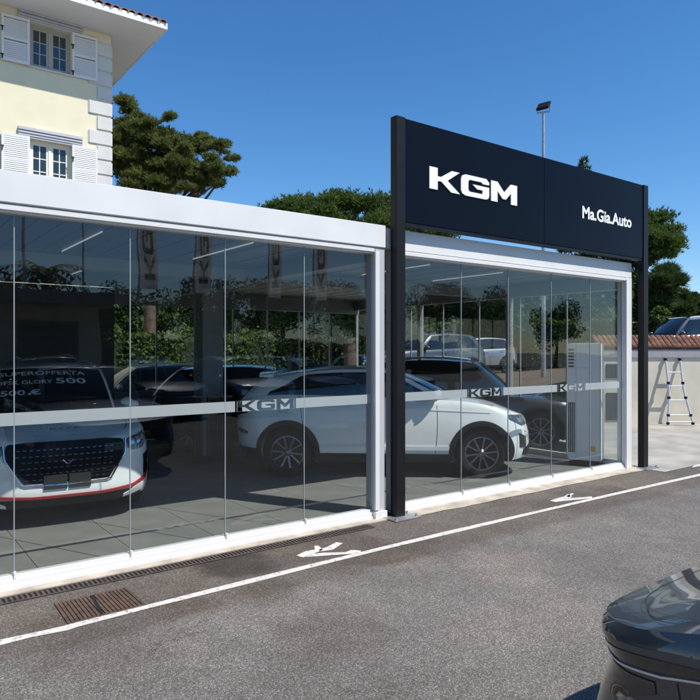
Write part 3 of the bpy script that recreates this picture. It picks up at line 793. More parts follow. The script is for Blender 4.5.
# ================================================================== lamp posts
def lamp_post(loc, h, label, rz=0.0):
    e = empty('floodlight_post', loc, rz); tag(e, label, 'lamp post', 'floodlight posts')
    MB().tube([(0, 0, 0), (0, 0, h * .5), (0, 0, h)], [.09, .065, .05], 10).build('pole', GALV, e, smooth=40)
    box('base', GALV, e, -.18, .18, -.18, .18, 0, .03)
    hd = MB().box(-.22, .22, -.16, .16, -.05, .05); hd = hd.build('floodlight', PLASTIC, e, bevel=.02); hd.location = (0, 0, h + .2); hd.rotation_euler = (math.radians(50), 0, math.radians(-20))
    MB().box(-.19, .19, -.13, .13, -.056, -.051).build('lens', LAMPW, hd)
    MB().bar((-.2, 0, h + .2), (-.2, 0, h - .02), .03).bar((.2, 0, h + .2), (.2, 0, h - .02), .03).bar((-.21, 0, h), (.21, 0, h), .04).build('bracket', GALV, e)
    return e
lp1 = atZ(543.5, 350, 22)
lamp_post((lp1.x, lp1.y, 0), 1.85 + (350 - 112) / F * 22, 'tall grey floodlight post rising behind the sign board', math.radians(-60))

# ================================================================== trees
def needle_cloud(centres, radii, n, nlen, nw, k, up=.5, shell=.55, seed=0):
    r = np.random.default_rng(seed)
    vol = np.array([a[0] * a[1] + a[0] * a[2] + a[1] * a[2] for a in radii]); vol = vol / vol.sum()
    idx = r.choice(len(centres), n, p=vol)
    d = r.normal(size=(n, 3)); d /= np.linalg.norm(d, axis=1)[:, None]
    d[:, 2] = np.where(d[:, 2] < -.35, -d[:, 2] * .6, d[:, 2])
    rad = shell + (1 - shell) * r.random(n) ** .6
    rad *= 1 + .18 * r.normal(size=n)
    P = np.array(centres)[idx] + d * np.array(radii)[idx] * rad[:, None]
    ax = d + np.array([0, 0, up]); ax /= np.linalg.norm(ax, axis=1)[:, None]
    tips = np.repeat(ax, k, 0) + r.normal(size=(n * k, 3)) * .55
    tips /= np.linalg.norm(tips, axis=1)[:, None]
    B = np.repeat(P, k, 0); ln = nlen * (.6 + .7 * r.random((n * k, 1)))
    side = np.cross(tips, r.normal(size=(n * k, 3))); side /= np.linalg.norm(side, axis=1)[:, None]
    V = np.empty((n * k * 3, 3)); V[0::3] = B - side * nw / 2; V[1::3] = B + side * nw / 2; V[2::3] = B + tips * ln
    return V, np.arange(n * k * 3).reshape(-1, 3)
def leaf_cloud(P, size, seed=0, flat=.0):
    r = np.random.default_rng(seed); n = len(P)
    a = r.normal(size=(n, 3)); a /= np.linalg.norm(a, axis=1)[:, None]
    b = np.cross(a, r.normal(size=(n, 3))); b /= np.linalg.norm(b, axis=1)[:, None]
    s = size * (.6 + .8 * r.random((n, 1)))
    V = np.empty((n * 4, 3)); V[0::4] = P - a * s; V[1::4] = P + b * s * .5; V[2::4] = P + a * s; V[3::4] = P - b * s * .5
    return V, np.arange(n * 4).reshape(-1, 4)
def tree(name, label, cat, loc, crown_c, blobs, kind='pine', m=PINE, n=5000, nlen=.3, nw=.05, k=7, seed=1, group=None, trunk_r=.22, leaf=.1):
    e = empty(name, loc); tag(e, label, cat, group)
    r = random.Random(seed)
    tb_ = MB(); cz = crown_c[2]
    fork = Vector((crown_c[0] * .55, crown_c[1] * .55, cz * .62))
    tb_.tube([(0, 0, -.1), (crown_c[0] * .15, crown_c[1] * .1, cz * .3), fork, Vector(crown_c) * .92], [trunk_r, trunk_r * .8, trunk_r * .62, trunk_r * .25], 9)
    for (c, rad) in (blobs[::9] if len(blobs) > 60 else blobs[:14]):
        c = Vector(c); st = fork.lerp(Vector(crown_c) * .92, r.uniform(0, .6)); md = st.lerp(c, .5) + Vector((r.uniform(-.2, .2), r.uniform(-.2, .2), -.25))
        tb_.tube([st, md, c], [trunk_r * .34, trunk_r * .22, trunk_r * .08], 6)
    tb_.build('trunk', BARK, e, smooth=50)
    cs = [b[0] for b in blobs]; rs = [b[1] for b in blobs]
    if kind == 'pine':
        V, T = needle_cloud(cs, rs, n, nlen, nw, k, up=.8, shell=.3, seed=seed)
    else:
        rr = np.random.default_rng(seed)
        vol = np.array([a[0] * a[1] for a in rs]); vol = vol / vol.sum(); idx = rr.choice(len(cs), n, p=vol)
        d = rr.normal(size=(n, 3)); d /= np.linalg.norm(d, axis=1)[:, None]
        P = np.array(cs)[idx] + d * np.array(rs)[idx] * (.5 + .55 * rr.random((n, 1)) ** .7)
        V, T = leaf_cloud(P, leaf, seed)
    tri_object('crown', V, T, m, e)
    return e
def blobs_in(c, R, n, rb, seed, zcut=-1, flat=.7):
    r = random.Random(seed); out = []
    while len(out) < n:
        p = Vector((r.uniform(-1, 1), r.uniform(-1, 1), r.uniform(-1, 1)))
        if p.length > 1 or p.z < zcut or p.length < .35: continue
        s = rb * r.uniform(.6, 1.25)
        out.append(((c[0] + p.x * R[0], c[1] + p.y * R[1], c[2] + p.z * R[2]), (s, s, s * flat)))
    return out
def place(px, Z): p = atZ(px, 350, Z); return (p.x, p.y, 0)
def zpx(py, Z): return CAM_H + (350 - py) / F * Z
# pine right of the villa: crown outline followed with blobs in the plane facing the camera
Z = 25.0; base = place(150, Z)
def rel(px, py, dz=0.0):
    p = atZ(px, py, Z + dz); return (p.x - base[0], p.y - base[1], p.z)
bl = []
r = random.Random(5)
for (px, py, rp) in [(128, 108, 14), (122, 125, 18), (142, 122, 16), (150, 140, 20), (168, 118, 9), (165, 140, 16), (178, 150, 18), (200, 142, 12), (205, 150, 16), (222, 150, 12), (214, 165, 16),
                     (232, 158, 8), (228, 172, 9), (195, 165, 18), (175, 172, 18), (150, 165, 20), (130, 150, 20), (128, 178, 18), (205, 182, 14), (218, 184, 8), (120, 195, 16), (142, 200, 14), (165, 182, 16), (188, 176, 16), (140, 182, 16), (170, 160, 14), (186, 160, 14), (185, 186, 12), (160, 190, 14), (110, 140, 18), (105, 165, 20), (95, 120, 16), (140, 140, 14), (160, 150, 16), (190, 150, 14), (213, 176, 12), (198, 172, 14), (150, 180, 14), (175, 190, 12), (130, 135, 16), (118, 160, 18), (140, 165, 16), (160, 172, 16), (185, 170, 14), (205, 165, 14), (170, 150, 14), (195, 190, 12)]:
    for q in range(5):
        s = rp / F * Z * r.uniform(.42, .62); a = r.uniform(0, 6.28); d_ = rp * math.sqrt(r.random()) * .62
        bl.append((rel(px + d_ * math.cos(a), py + d_ * math.sin(a) * .8, r.uniform(-1.7, 1.7)), (s, s, s * .7)))
tree('stone_pine', 'olive green pine with open crown growing beside the villa', 'pine tree', base, rel(150, 165), bl, m=PINE, n=46000, nlen=.145, nw=.03, k=7, seed=3, trunk_r=.3)
# broad domed pine
Z = 32.0; base = place(350, Z); bl = []
for q in range(170):
    px = r.uniform(240, 452); t = (px - 346) / 106; topy = 190 + 30 * abs(t) ** 2.6
    s = r.uniform(.45, .75); py = topy + s / Z * F * .8 + r.uniform(0, 34) * (1 - .5 * abs(t))
    bl.append((rel(px, py, r.uniform(-3, 3) * math.sqrt(max(0, 1 - t * t))), (s, s, s * .85)))
tree('domed_pine', 'broad dense domed pine showing above the white fascia', 'pine tree', base, rel(350, 215), bl, m=PINE2, n=30000, nlen=.18, nw=.05, k=6, seed=4, trunk_r=.35)
# pine right of the sign
Z = 36.0; base = place(640, Z); bl = []
for q in range(110):
    a = r.uniform(0, 2 * math.pi); rr_ = math.sqrt(r.random())
    px = 636 + 41 * rr_ * math.cos(a); py = 239 - 27 * rr_ * math.sin(a); s = r.uniform(.45, .7)
    bl.append((rel(px, py, r.uniform(-1.6, 1.6)), (s, s, s * .85)))
tree('round_pine', 'dense rounded pine crown beside the far end of the sign', 'pine tree', base, rel(640, 245), bl, m=PINE2, n=22000, nlen=.2, nw=.05, k=6, seed=6, trunk_r=.3)
# dark broadleaf trees above the wall
def broad(px, Z_, top, bot, halfw, label, seed, m=LEAF, n=9000, leaf=.11, nb=26):
    global Z, base
    Z = Z_; base = place(px, Z); zt, zb_ = zpx(top, Z), zpx(bot, Z); c = (0, 0, (zt + zb_) / 2); R = (halfw / F * Z, halfw / F * Z * .8, (zt - zb_) / 2)
    bl = blobs_in(c, (R[0] * .8, R[1] * .8, R[2] * .8), nb, min(R) * .38, seed, flat=.9)
    bl.append((c, (R[0] * .6, R[1] * .6, R[2] * .6)))
    return tree('broadleaf_tree', label, 'tree', base, c, bl, 'leaf', m, n, seed=seed, leaf=leaf, trunk_r=.16)
Z = 30.0; base = place(668, Z); bl = []
for q in range(46):
    t = r.random(); px = 668 + r.uniform(-1, 1) * (6 + 22 * t); py = 272 + 62 * t; s = r.uniform(.22, .42)
    bl.append((rel(px, py, r.uniform(-1, 1)), (s, s, s * .6)))
tree('conifer', 'dark spiky conifer with ragged top behind the garden wall', 'tree', base, rel(668, 300), bl, m=LEAF, n=9000, nlen=.34, nw=.06, k=6, seed=21, trunk_r=.16)
broad(655, 26, 296, 368, 16, 'low bright green bush-like tree against the sign post side', 22, m=HEDGE, n=5000)
broad(700, 33, 285, 340, 22, 'dark leafy tree behind the parked grey car on the terrace', 23)
broad(735, 31, 278, 340, 26, 'dark leafy tree further along the terrace', 24)
for i, px in enumerate((128, 165, 205, 250, 290)):
    broad(px, 33 + (i % 2) * 2, 285 + 6 * (i % 3), 350, 34, ('dark tree beyond the hedge at the villa corner', 'dark tree beyond the hedge above the grey hatchback', 'dark tree beyond the hedge behind the grey column', 'dark tree beyond the hedge right of the grey column', 'dark tree beyond the hedge above the coupe tail')[i], 50 + i, n=8000, leaf=.16)
for i, (px, top) in enumerate([(330, 262), (395, 268), (455, 258), (515, 262), (575, 266), (618, 266)]):
    broad(px, 33 + (i % 3), top, 352, 58, 'dark leafy tree %s seen through the glass' % ('behind the white coupe', 'left of the sign post', 'behind the parked pale hatchback', 'behind the black car', 'behind the second frosted lettering', 'beside the air conditioner')[i], 30 + i, n=20000, leaf=.17)
# slim conifer tip above the sign
Z = 42.0; base = place(583, Z); zt = zpx(157, Z)
e = empty('conifer', base); tag(e, 'slim conifer whose tip shows above the sign board', 'tree')
MB().tube([(0, 0, 0), (0, 0, zt * .6), (0, 0, zt - .3)], [.22, .14, .02], 8).build('trunk', BARK, e)
cs = []; rs = []
for q in range(40):
    t = q / 39; zz = zt * .45 + (zt * .53) * t; ww = (1 - t) * 1.5 + .15; a = q * 2.4
    cs.append((math.cos(a) * ww * .6, math.sin(a) * ww * .6, zz)); rs.append((ww * .5 + .1, ww * .5 + .1, .25))
V, T = needle_cloud(cs, rs, 2600, .3, .07, 6, seed=9); tri_object('crown', V, T, LEAF, e)
# hedges seen through the glass
def hedge(label, p0, p1, depth, z0, z1, n, m=HEDGE, leaf=.06, seed=1):
    p0 = Vector((p0[0], p0[1], 0)); p1 = Vector((p1[0], p1[1], 0)); Lh = (p1 - p0).length; ang = math.atan2((p1 - p0).y, (p1 - p0).x)
    e = empty('hedge', (p0.x, p0.y, z0), ang); tag(e, label, 'hedge')
    rr = np.random.default_rng(seed); P = np.empty((n, 3))
    P[:, 0] = rr.random(n) * Lh
    sel = rr.random(n)
    top = sel < .35
    H_ = z1 - z0
    lump = .10 * np.sin(P[:, 0] * 2.7 + seed) + .07 * np.sin(P[:, 0] * 6.1)
    P[:, 1] = np.where(top, rr.random(n) * depth, np.abs(rr.normal(size=n)) * .12 + lump * .6)
    P[:, 2] = np.where(top, H_ + lump * .9 + rr.normal(size=n) * .05, rr.random(n) * H_)
    V, T = leaf_cloud(P, leaf, seed)
    tri_object('leaves', V, T, m, e)
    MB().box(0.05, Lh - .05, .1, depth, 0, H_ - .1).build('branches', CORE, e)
p = gnd(100, 372, 0)
h0 = Vector((3.0, 16.4)); 
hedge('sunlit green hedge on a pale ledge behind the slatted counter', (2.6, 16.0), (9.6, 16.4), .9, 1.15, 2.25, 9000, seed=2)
lg = box('ledge', CONCRETE, None, 2.4, 9.8, 15.85, 17.4, 0, 1.15); tag(lg, 'pale low ledge carrying the sunlit hedge behind the showroom', 'ledge')
ha = atZ(370, 350, 33); hb_ = atZ(655, 350, 29)
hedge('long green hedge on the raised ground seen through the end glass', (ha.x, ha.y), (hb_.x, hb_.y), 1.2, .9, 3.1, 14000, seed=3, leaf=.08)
hc = atZ(110, 350, 38); hd_ = atZ(680, 350, 38)
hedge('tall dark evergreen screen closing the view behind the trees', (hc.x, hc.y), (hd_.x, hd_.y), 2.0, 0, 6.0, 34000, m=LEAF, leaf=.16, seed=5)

# ================================================================== cars
def hermite(xk, yk):
    xk = np.array(xk, float); yk = np.array(yk, float); d = np.gradient(yk, xk)
    sl = np.diff(yk) / np.diff(xk)
    for i in range(1, len(d) - 1): d[i] = 0 if sl[i - 1] * sl[i] <= 0 else 2 * sl[i - 1] * sl[i] / (sl[i - 1] + sl[i])
    d[0] = sl[0]; d[-1] = sl[-1]
    def f(x):
        x = min(max(x, xk[0]), xk[-1]); i = min(max(int(np.searchsorted(xk, x)) - 1, 0), len(xk) - 2)
        h = xk[i + 1] - xk[i]; t = (x - xk[i]) / h
        return ((2 * t**3 - 3 * t**2 + 1) * yk[i] + (t**3 - 2 * t**2 + t) * h * d[i] + (-2 * t**3 + 3 * t**2) * yk[i + 1] + (t**3 - t**2) * h * d[i + 1])
    return f
def sstep(a, b, x):
    t = min(max((x - a) / (b - a), 0), 1); return t * t * (3 - 2 * t)

class Car:
    def __init__(s, L=4.45, W=1.84, wb=2.7, fo=.85, wr=.345, gc=.20, cf=.62, cr=.5, nf=2.7, nr=3.0,
                 front=((.15, -.16), (.30, -.03), (.45, 0), (.62, -.01), (.78, -.05), (.92, -.13), (1.05, -.3)),
                 rear=((.15, .14), (.35, .02), (.55, 0), (.8, .03), (1.0, .08), (1.15, .14)),
                 wid=((.15, .93), (.32, .985), (.55, 1.0), (.75, .995), (.95, .965), (1.15, .93)),
                 top=None, crown=.055, cowl=.95, rf=.28, rr=-1.55, tail=-2.02, H=1.62, roof=None, wA=.90, wR=.70, bow=.20, bow2=.06, res=20, rnd=.035, K=9, ridge=0.0):
        s.L, s.W, s.wr, s.gc, s.res = L, W, wr, gc, res; s.rnd = rnd; s.K = K; s.ridge = ridge
        s.xe, s.xr = L / 2, -L / 2
        s.xf_ax = s.xe - fo; s.xr_ax = s.xf_ax - wb; s.Ra = wr + .055
        s.cf, s.cr, s.nf, s.nr = cf, cr, nf, nr
        s.fz = hermite(*zip(*front)); s.rzf = hermite(*zip(*rear)); s.wz = hermite(*zip(*wid))
        s.top = hermite(*zip(*(top or ((-L / 2, .98), (-L / 2 + .5, 1.06), (-.6, 1.03), (.7, .98), (1.1, .97), (L / 2 - .35, .88), (L / 2, .80)))))
        s.crown = crown
        s.cowl, s.rf, s.rr, s.tail, s.H, s.wA, s.wR, s.bow, s.bow2 = cowl, rf, rr, tail, H, wA, wR, bow, bow2
        s.roof = hermite(*zip(*(roof or ((rr - .3, H - .16), (rr, H - .10), (-.6, H - .045), (rf, H - .10), (rf + .3, H - .16)))))
        # base outline table, arc length from front centre along the left side
        P = []
        for k in range(1201):
            a = (k / 1200) * math.pi / 2
            P.append((s.xe - cf + cf * math.cos(a) ** (2 / nf), W / 2 * math.sin(a) ** (2 / nf)))
        for k in range(1, 200):
            P.append((s.xe - cf + (s.xr + cr - s.xe + cf) * k / 200, W / 2))
        for k in range(1201):
            a = (1 - k / 1200) * math.pi / 2
            P.append((s.xr + cr - cr * math.cos(a) ** (2 / nr), W / 2 * math.sin(a) ** (2 / nr)))
        P = np.array(P); s.tab = P
        s.arc = np.concatenate([[0], np.cumsum(np.hypot(*np.diff(P, axis=0).T))]); s.S = s.arc[-1]
    def xy(s, t):
        sg = -1 if t < 0 else 1; t = abs(t)
        return float(np.interp(t, s.arc, s.tab[:, 0])), sg * float(np.interp(t, s.arc, s.tab[:, 1]))
    def s_of_x(s, x):       # station on the left side for a given x
        i0 = int(np.argmin(np.abs(s.tab[:, 0] - (s.xe - s.cf)))); i1 = int(np.argmin(np.abs(s.tab[:, 0] - (s.xr + s.cr))))
        return float(np.interp(-x, -s.tab[:, 0], s.arc))
    def P(s, t, z):
        x, y = s.xy(t)
        fwt = sstep(s.xe - s.cf * 1.3, s.xe - .02, x); rwt = sstep(s.xr + s.cr * 1.3, s.xr + .02, x)
        zt = s.top(x); u = (z - (zt - .10)) / .10
        rnd = 1 - s.rnd * max(0, u) ** 2
        y2 = y * s.wz(z) * rnd * (1 - .03 * (abs(x) / s.xe) ** 4)
        # wheel-arch flare
        for ax in (s.xf_ax, s.xr_ax):
            d = math.hypot(x - ax, z - s.wr)
            y2 += math.copysign(.014, y2) * max(0, 1 - abs(d - s.Ra - .03) / .16) if abs(y) > s.W * .35 else 0
        return Vector((x + fwt * s.fz(z) + rwt * s.rzf(z), y2, z))
    def Pn(s, t, z, off):
        e = .02; a = s.P(t + e, z) - s.P(t - e, z); b = s.P(t, z + e) - s.P(t, z - e); n = a.cross(b)
        n.normalize()
        c = s.P(t, z); 
        if n.x * c.x + n.y * c.y * 3 < 0: n = -n
        return c + n * off
    def zbot(s, x):
        for ax in (s.xf_ax, s.xr_ax):
            d = abs(x - ax)
            if d < s.Ra: return max(s.gc, s.wr + math.sqrt(s.Ra**2 - d * d))
        return s.gc + .05 * sstep(s.xe - .6, s.xe, abs(x))
    def cap(s, x, yf):      # hood / deck height
        cr_ = s.crown * sstep(s.xe, s.xe - .45, x) if x > 0 else s.crown * sstep(s.xr, s.xr + .3, x)
        rg = s.ridge * max(0, 1 - abs(abs(yf) - (.50 + .10 * sstep(1.0, 2.1, x))) / .085) * sstep(s.xe - .10, s.xe - .5, x) if x > 0 else 0
        return s.top(x) + cr_ * (1 - abs(yf) ** 2.3) + rg
    def body(s, m, parent):
        xs = list(np.linspace(s.xr + s.cr, s.xe - s.cf, 26 if s.K < 20 else 110))
        for ax in (s.xf_ax, s.xr_ax):
            xs += [ax + s.Ra * math.cos(a) for a in np.linspace(0, math.pi, 17)] + [ax + s.Ra * 1.004, ax - s.Ra * 1.004]
        st = sorted({round(s.s_of_x(x), 4) for x in xs if s.xr + .05 < x < s.xe - .05} | set(np.round(np.linspace(0, s.s_of_x(s.xe - s.cf), s.res), 4)) | set(np.round(np.linspace(s.s_of_x(s.xr + s.cr), s.S, 14), 4)))
        st2 = [st[0]]
        for q in st[1:]:
            if q - st2[-1] > .004: st2.append(q)
        st = st2; st[-1] = s.S; st[0] = 0
        ts = [0, .06, .14, .24, .36, .48, .6, .72, .82, .9, .96, 1.0] if s.K < 20 else list(np.linspace(0, 1, 41))
        V = []; Fq = []; n = len(st); m_ = len(ts) + 1
        for sg in (1, -1):
            for q in st:
                x, y = s.xy(q); zb = s.zbot(x); zt = s.top(x)
                p0 = s.P(q * sg, zb); 
                V.append((p0.x * .985, p0.y - sg * min(.26, abs(p0.y)), zb + .002))
                for t in ts:
                    z = zb + (zt - zb) * t; V.append(tuple(s.P(q * sg, z)))
        for h in (0, 1):
            o = h * n * m_
            for i in range(n - 1):
                for j in range(m_ - 1):
                    a = o + i * m_ + j
                    Fq.append((a, a + 1, a + m_ + 1, a + m_) if h == 0 else (a, a + m_, a + m_ + 1, a + 1))
        K = s.K
        base = len(V)
        for i, q in enumerate(st):
            L_ = Vector(V[i * m_ + m_ - 1]); R_ = Vector(V[n * m_ + i * m_ + m_ - 1])
            for k in range(K):
                f = k / (K - 1); yf = 1 - 2 * f; p = L_.lerp(R_, f)
                V.append((p.x, p.y, s.cap(s.xy(q)[0], yf) + (p.z - s.top(s.xy(q)[0]))))
        for i in range(n - 1):
            for k in range(K - 1):
                a = base + i * K + k; Fq.append((a, a + K, a + K + 1, a + 1))
        return MB().add(V, Fq).build('body', m, parent, smooth=38 if s.K < 20 else 16, weld=True)
    # ---- greenhouse
    def gb(s, part, q):     # belt curve
        ya = s.P(s.s_of_x(s.cowl - s.bow), s.top(s.cowl - s.bow)).y * s.wA
        if part == 'f':
            x = s.cowl - s.bow * abs(q) ** 2; return Vector((x, ya * q, s.cap(x, q * .85) - .012))
        if part == 'r':
            yt = s.side_belt(s.tail); x = s.tail - .10 * (1 - q * q); return Vector((x, yt * q, s.cap(x, q * .85) - .012))
        x = (s.cowl - s.bow) + (s.tail - s.cowl + s.bow) * q
        return Vector((x, s.side_belt(x), s.top(x) - .004))
    def side_belt(s, x):
        t = sstep(s.cowl - s.bow - .5, s.cowl - s.bow, x)
        return s.P(s.s_of_x(x), s.top(x)).y * (.955 * (1 - t) + s.wA * t)
    def rw(s, x): return s.W / 2 * s.wR * (1 - .05 * ((x - s.rf) / (s.rr - s.rf)) ** 2)
    def gr(s, part, q):     # roof curve
        if part == 'f':
            x = s.rf - s.bow2 * q * q; return Vector((x, s.rw(x) * q, s.roof(x) + .045 * (1 - q * q)))
        if part == 'r':
            x = s.rr - .05 * (1 - q * q); return Vector((x, s.rw(s.rr) * q, s.roof(s.rr) + .045 * (1 - q * q)))
        x0 = s.rf - s.bow2; x = x0 + (s.rr - x0) * q; return Vector((x, s.rw(x), s.roof(x)))
    def G(s, part, q, t, off=0.0, sg=1):
        a = s.gb(part, q); b = s.gr(part, q); p = a.lerp(b, t); bl = 4 * t * (1 - t)
        if part == 's': p.y += .028 * bl + off; p.z += off * .35
        elif part == 'f': p.x += .03 * bl + off * .6; p.z += .02 * bl + off * .8
        else: p.x -= .03 * bl + off * .7; p.z += .02 * bl + off * .7
        p.y *= sg
        return p
    def green(s, m, parent):
        V = []; Fq = []; loop = []
        for q in np.linspace(0, 1, 9): loop.append(('f', q))
        for q in np.linspace(.02, .98, 22): loop.append(('s', q))
        for q in np.linspace(1, 0, 9): loop.append(('r', q))
        ts = [0, .15, .3, .45, .6, .75, .88, 1]; n = len(loop); m_ = len(ts)
        for sg in (1, -1):
            for (pt, q) in loop:
                for t in ts: V.append(tuple(s.G(pt, q, t, 0, sg)))
        for h in (0, 1):
            o = h * n * m_
            for i in range(n - 1):
                for j in range(m_ - 1):
                    a = o + i * m_ + j; Fq.append((a, a + 1, a + m_ + 1, a + m_) if h == 0 else (a, a + m_, a + m_ + 1, a + 1))
        K = 9; base = len(V)
        for i in range(n):
            L_ = Vector(V[i * m_ + m_ - 1]); R_ = Vector(V[n * m_ + i * m_ + m_ - 1])
            for k in range(K):
                f = k / (K - 1); yf = 1 - 2 * f; p = L_.lerp(R_, f)
                wgt = 1.0 if loop[i][0] == 's' else 0.0
                V.append((p.x, p.y, p.z + .045 * (1 - yf * yf) * wgt))
        for i in range(n - 1):
            for k in range(K - 1):
                a = base + i * K + k; Fq.append((a, a + K, a + K + 1, a + 1))
        return MB().add(V, Fq).build('cabin', m, parent, smooth=42, weld=True)
    def gpatch(s, name, m, parent, part, q0, q1, t0, t1, off, sg=1, nq=10, nt=6):
        t0f = t0 if callable(t0) else (lambda q: t0); t1f = t1 if callable(t1) else (lambda q: t1)
        fn = lambda q, v: s.G(part, q, t0f(q) + (t1f(q) - t0f(q)) * v, off, sg)
        return MB().grid(fn, np.linspace(q0, q1, nq), np.linspace(0, 1, nt)).build(name, m, parent, smooth=60)
    def patch(s, name, m, parent, cols, off=.006, mirror=False, n=6, depth=.02):
        """skin patch: cols = [(station, zlow, zhigh)]"""
        t = [c[0] for c in cols]; lo = [c[1] for c in cols]; hi = [c[2] for c in cols]
        outs = []
        for sg in ((1, -1) if mirror else (1,)):
            tt = np.unique(np.concatenate([np.linspace(t[i], t[i + 1], n) for i in range(len(t) - 1)]))
            V = []; Fq = []
            for q in tt:
                a, b = float(np.interp(q, t, lo)), float(np.interp(q, t, hi))
                V.append(tuple(s.Pn(q * sg, a, off - depth)))
                for k in range(5): V.append(tuple(s.Pn(q * sg, a + (b - a) * k / 4, off)))
                V.append(tuple(s.Pn(q * sg, b, off - depth)))
            mm = 7
            for i in range(len(tt) - 1):
                for j in range(mm - 1):
                    a = i * mm + j; Fq.append((a, a + 1, a + mm + 1, a + mm))
            e = (len(tt) - 1) * mm
            Fq += [(0, 1, 2, 3, 4, 5, 6), tuple(e + k for k in range(7))[::-1]]
            outs.append(MB().add(V, Fq).build(name, m, parent, smooth=40))
        return outs
    def seam_v(s, x, z0, z1, parent, lean=0.0, w=.008, sides=(1, -1), curve=0.0):
        for sg in sides:
            V = []; zz = np.linspace(z0, z1, 10)
            for z in zz:
                f = (z - z0) / (z1 - z0); xx = x + lean * f + curve * 4 * f * (1 - f)
                for dx in (-w / 2, w / 2): V.append(tuple(s.Pn(sg * s.s_of_x(xx + dx), z, .0016)))
            MB().add(V, [(2 * i, 2 * i + 1, 2 * i + 3, 2 * i + 2) for i in range(9)]).build('door_gap', SEAM, parent)
    def seam_top(s, pts, parent, w=.009, name='hood_gap', m=None, off=.002):
        V = []
        for _ in range(3):
            pts = [pts[0]] + [q for i in range(len(pts) - 1) for q in ((pts[i][0] * .75 + pts[i + 1][0] * .25, pts[i][1] * .75 + pts[i + 1][1] * .25), (pts[i][0] * .25 + pts[i + 1][0] * .75, pts[i][1] * .25 + pts[i + 1][1] * .75))] + [pts[-1]]
        ps = [Vector((x, yf * s.P(s.s_of_x(x), s.top(x)).y, s.cap(x, yf) + off)) for x, yf in pts]
        for i, p in enumerate(ps):
            d = (ps[min(i + 1, len(ps) - 1)] - ps[max(i - 1, 0)]); d.z = 0; d.normalize(); nrm = Vector((-d.y, d.x, 0)) * w / 2
            for q in (p - nrm, p + nrm): V.append(tuple(q))
        return MB().add(V, [(2 * i, 2 * i + 1, 2 * i + 3, 2 * i + 2) for i in range(len(ps) - 1)]).build(name, m or SEAM, parent)
    def window_text(s, txt, parent, t0, hgt, width=None, centre=0.0, m=None, off=.010, squash=None):
        V, Fc = text2d(txt, 1.0, .012)
        wd = V[:, 0].max() - V[:, 0].min(); Wg = abs(s.G('f', 1, .5).y)
        gl = (s.G('f', 0, 1) - s.G('f', 0, 0)).length
        sz = hgt / .72; sx = (width / wd) if width else sz
        out = []
        for p in V:
            y = centre - (p[0] - V[:, 0].min() - wd / 2) * sx * -1; y = centre + (p[0] - V[:, 0].min() - wd / 2) * sx
            t = t0 + p[1] * sz / gl
            out.append(tuple(s.G('f', y / Wg, t, off)))
        return MB().add(out, Fc).build('lettering', m or LETTER, parent)

_wheels = {}
def wheel_meshes(r, style):
    k = (round(r, 3), style)
    if k in _wheels: return _wheels[k]
    wd = .225; rr = r * .70
    ty = MB().lathe([(rr, -wd / 2 + .02), (rr + .02, -wd / 2 + .004), (r - .045, -wd / 2), (r - .014, -wd / 2 + .03), (r, -wd / 2 + .06), (r, wd / 2 - .06), (r - .014, wd / 2 - .03), (r - .045, wd / 2), (rr + .02, wd / 2 - .004), (rr, wd / 2 - .02), (rr - .01, wd / 2 - .06)], 40, 'y').mesh('tyre', RUBBER, 40)
    ri = MB().lathe([(rr - .004, wd / 2 - .016), (rr - .022, wd / 2 - .012), (rr - .03, wd / 2 - .05), (rr - .035, -wd / 2 + .05)], 40, 'y')
    ri.lathe([(.0, wd / 2 - .028), (.03, wd / 2 - .03), (.055, wd / 2 - .05), (.06, wd / 2 - .09)], 20, 'y')
    for q in range(10):
        a = 2 * math.pi * (q // 2) / 5 + (.20 if q % 2 else -.20); a2 = 2 * math.pi * (q // 2) / 5 + (.30 if q % 2 else -.30)
        if style == 'multi': a = 2 * math.pi * q / 10; a2 = a + .18
        p0 = Vector((math.cos(a) * .045, wd / 2 - .052, math.sin(a) * .045)); p1 = Vector((math.cos(a2) * (rr - .018), wd / 2 - .028, math.sin(a2) * (rr - .018)))
        d = (p1 - p0).normalized(); n_ = d.cross(Vector((0, 1, 0))).normalized()
        V = []
        for p, w2 in ((p0, .014), (p0.lerp(p1, .6), .011), (p1, .017)):
            V += [p + n_ * w2, p - n_ * w2, p - n_ * w2 * .8 - Vector((0, .03, 0)), p + n_ * w2 * .8 - Vector((0, .03, 0))]
        ri.add(V, [(0, 1, 5, 4), (1, 2, 6, 5), (3, 0, 4, 7), (4, 5, 9, 8), (5, 6, 10, 9), (7, 4, 8, 11)])
    ri = ri.mesh('rim', RIM, 35)
    dk = MB().lathe([(0, -.01), (rr - .036, -.01)], 32, 'y').mesh('brake_disc', RIMDARK)
    _wheels[k] = (ty, ri, dk); return _wheels[k]
def add_wheels(c, e, style='twin', spin=.3):
    ty, ri, dk = wheel_meshes(c.wr, style)
    for ax in (c.xf_ax, c.xr_ax):
        for sg in (1, -1):
            w_ = bpy.data.objects.new('wheel', ty); link(w_, e)
            w_.location = (ax, sg * (c.W / 2 - .135), c.wr); w_.rotation_euler = (0, spin + ax, 0 if sg > 0 else math.pi)
            for me in (ri, dk):
                o = bpy.data.objects.new(me.name.split('.')[0], me); link(o, w_)
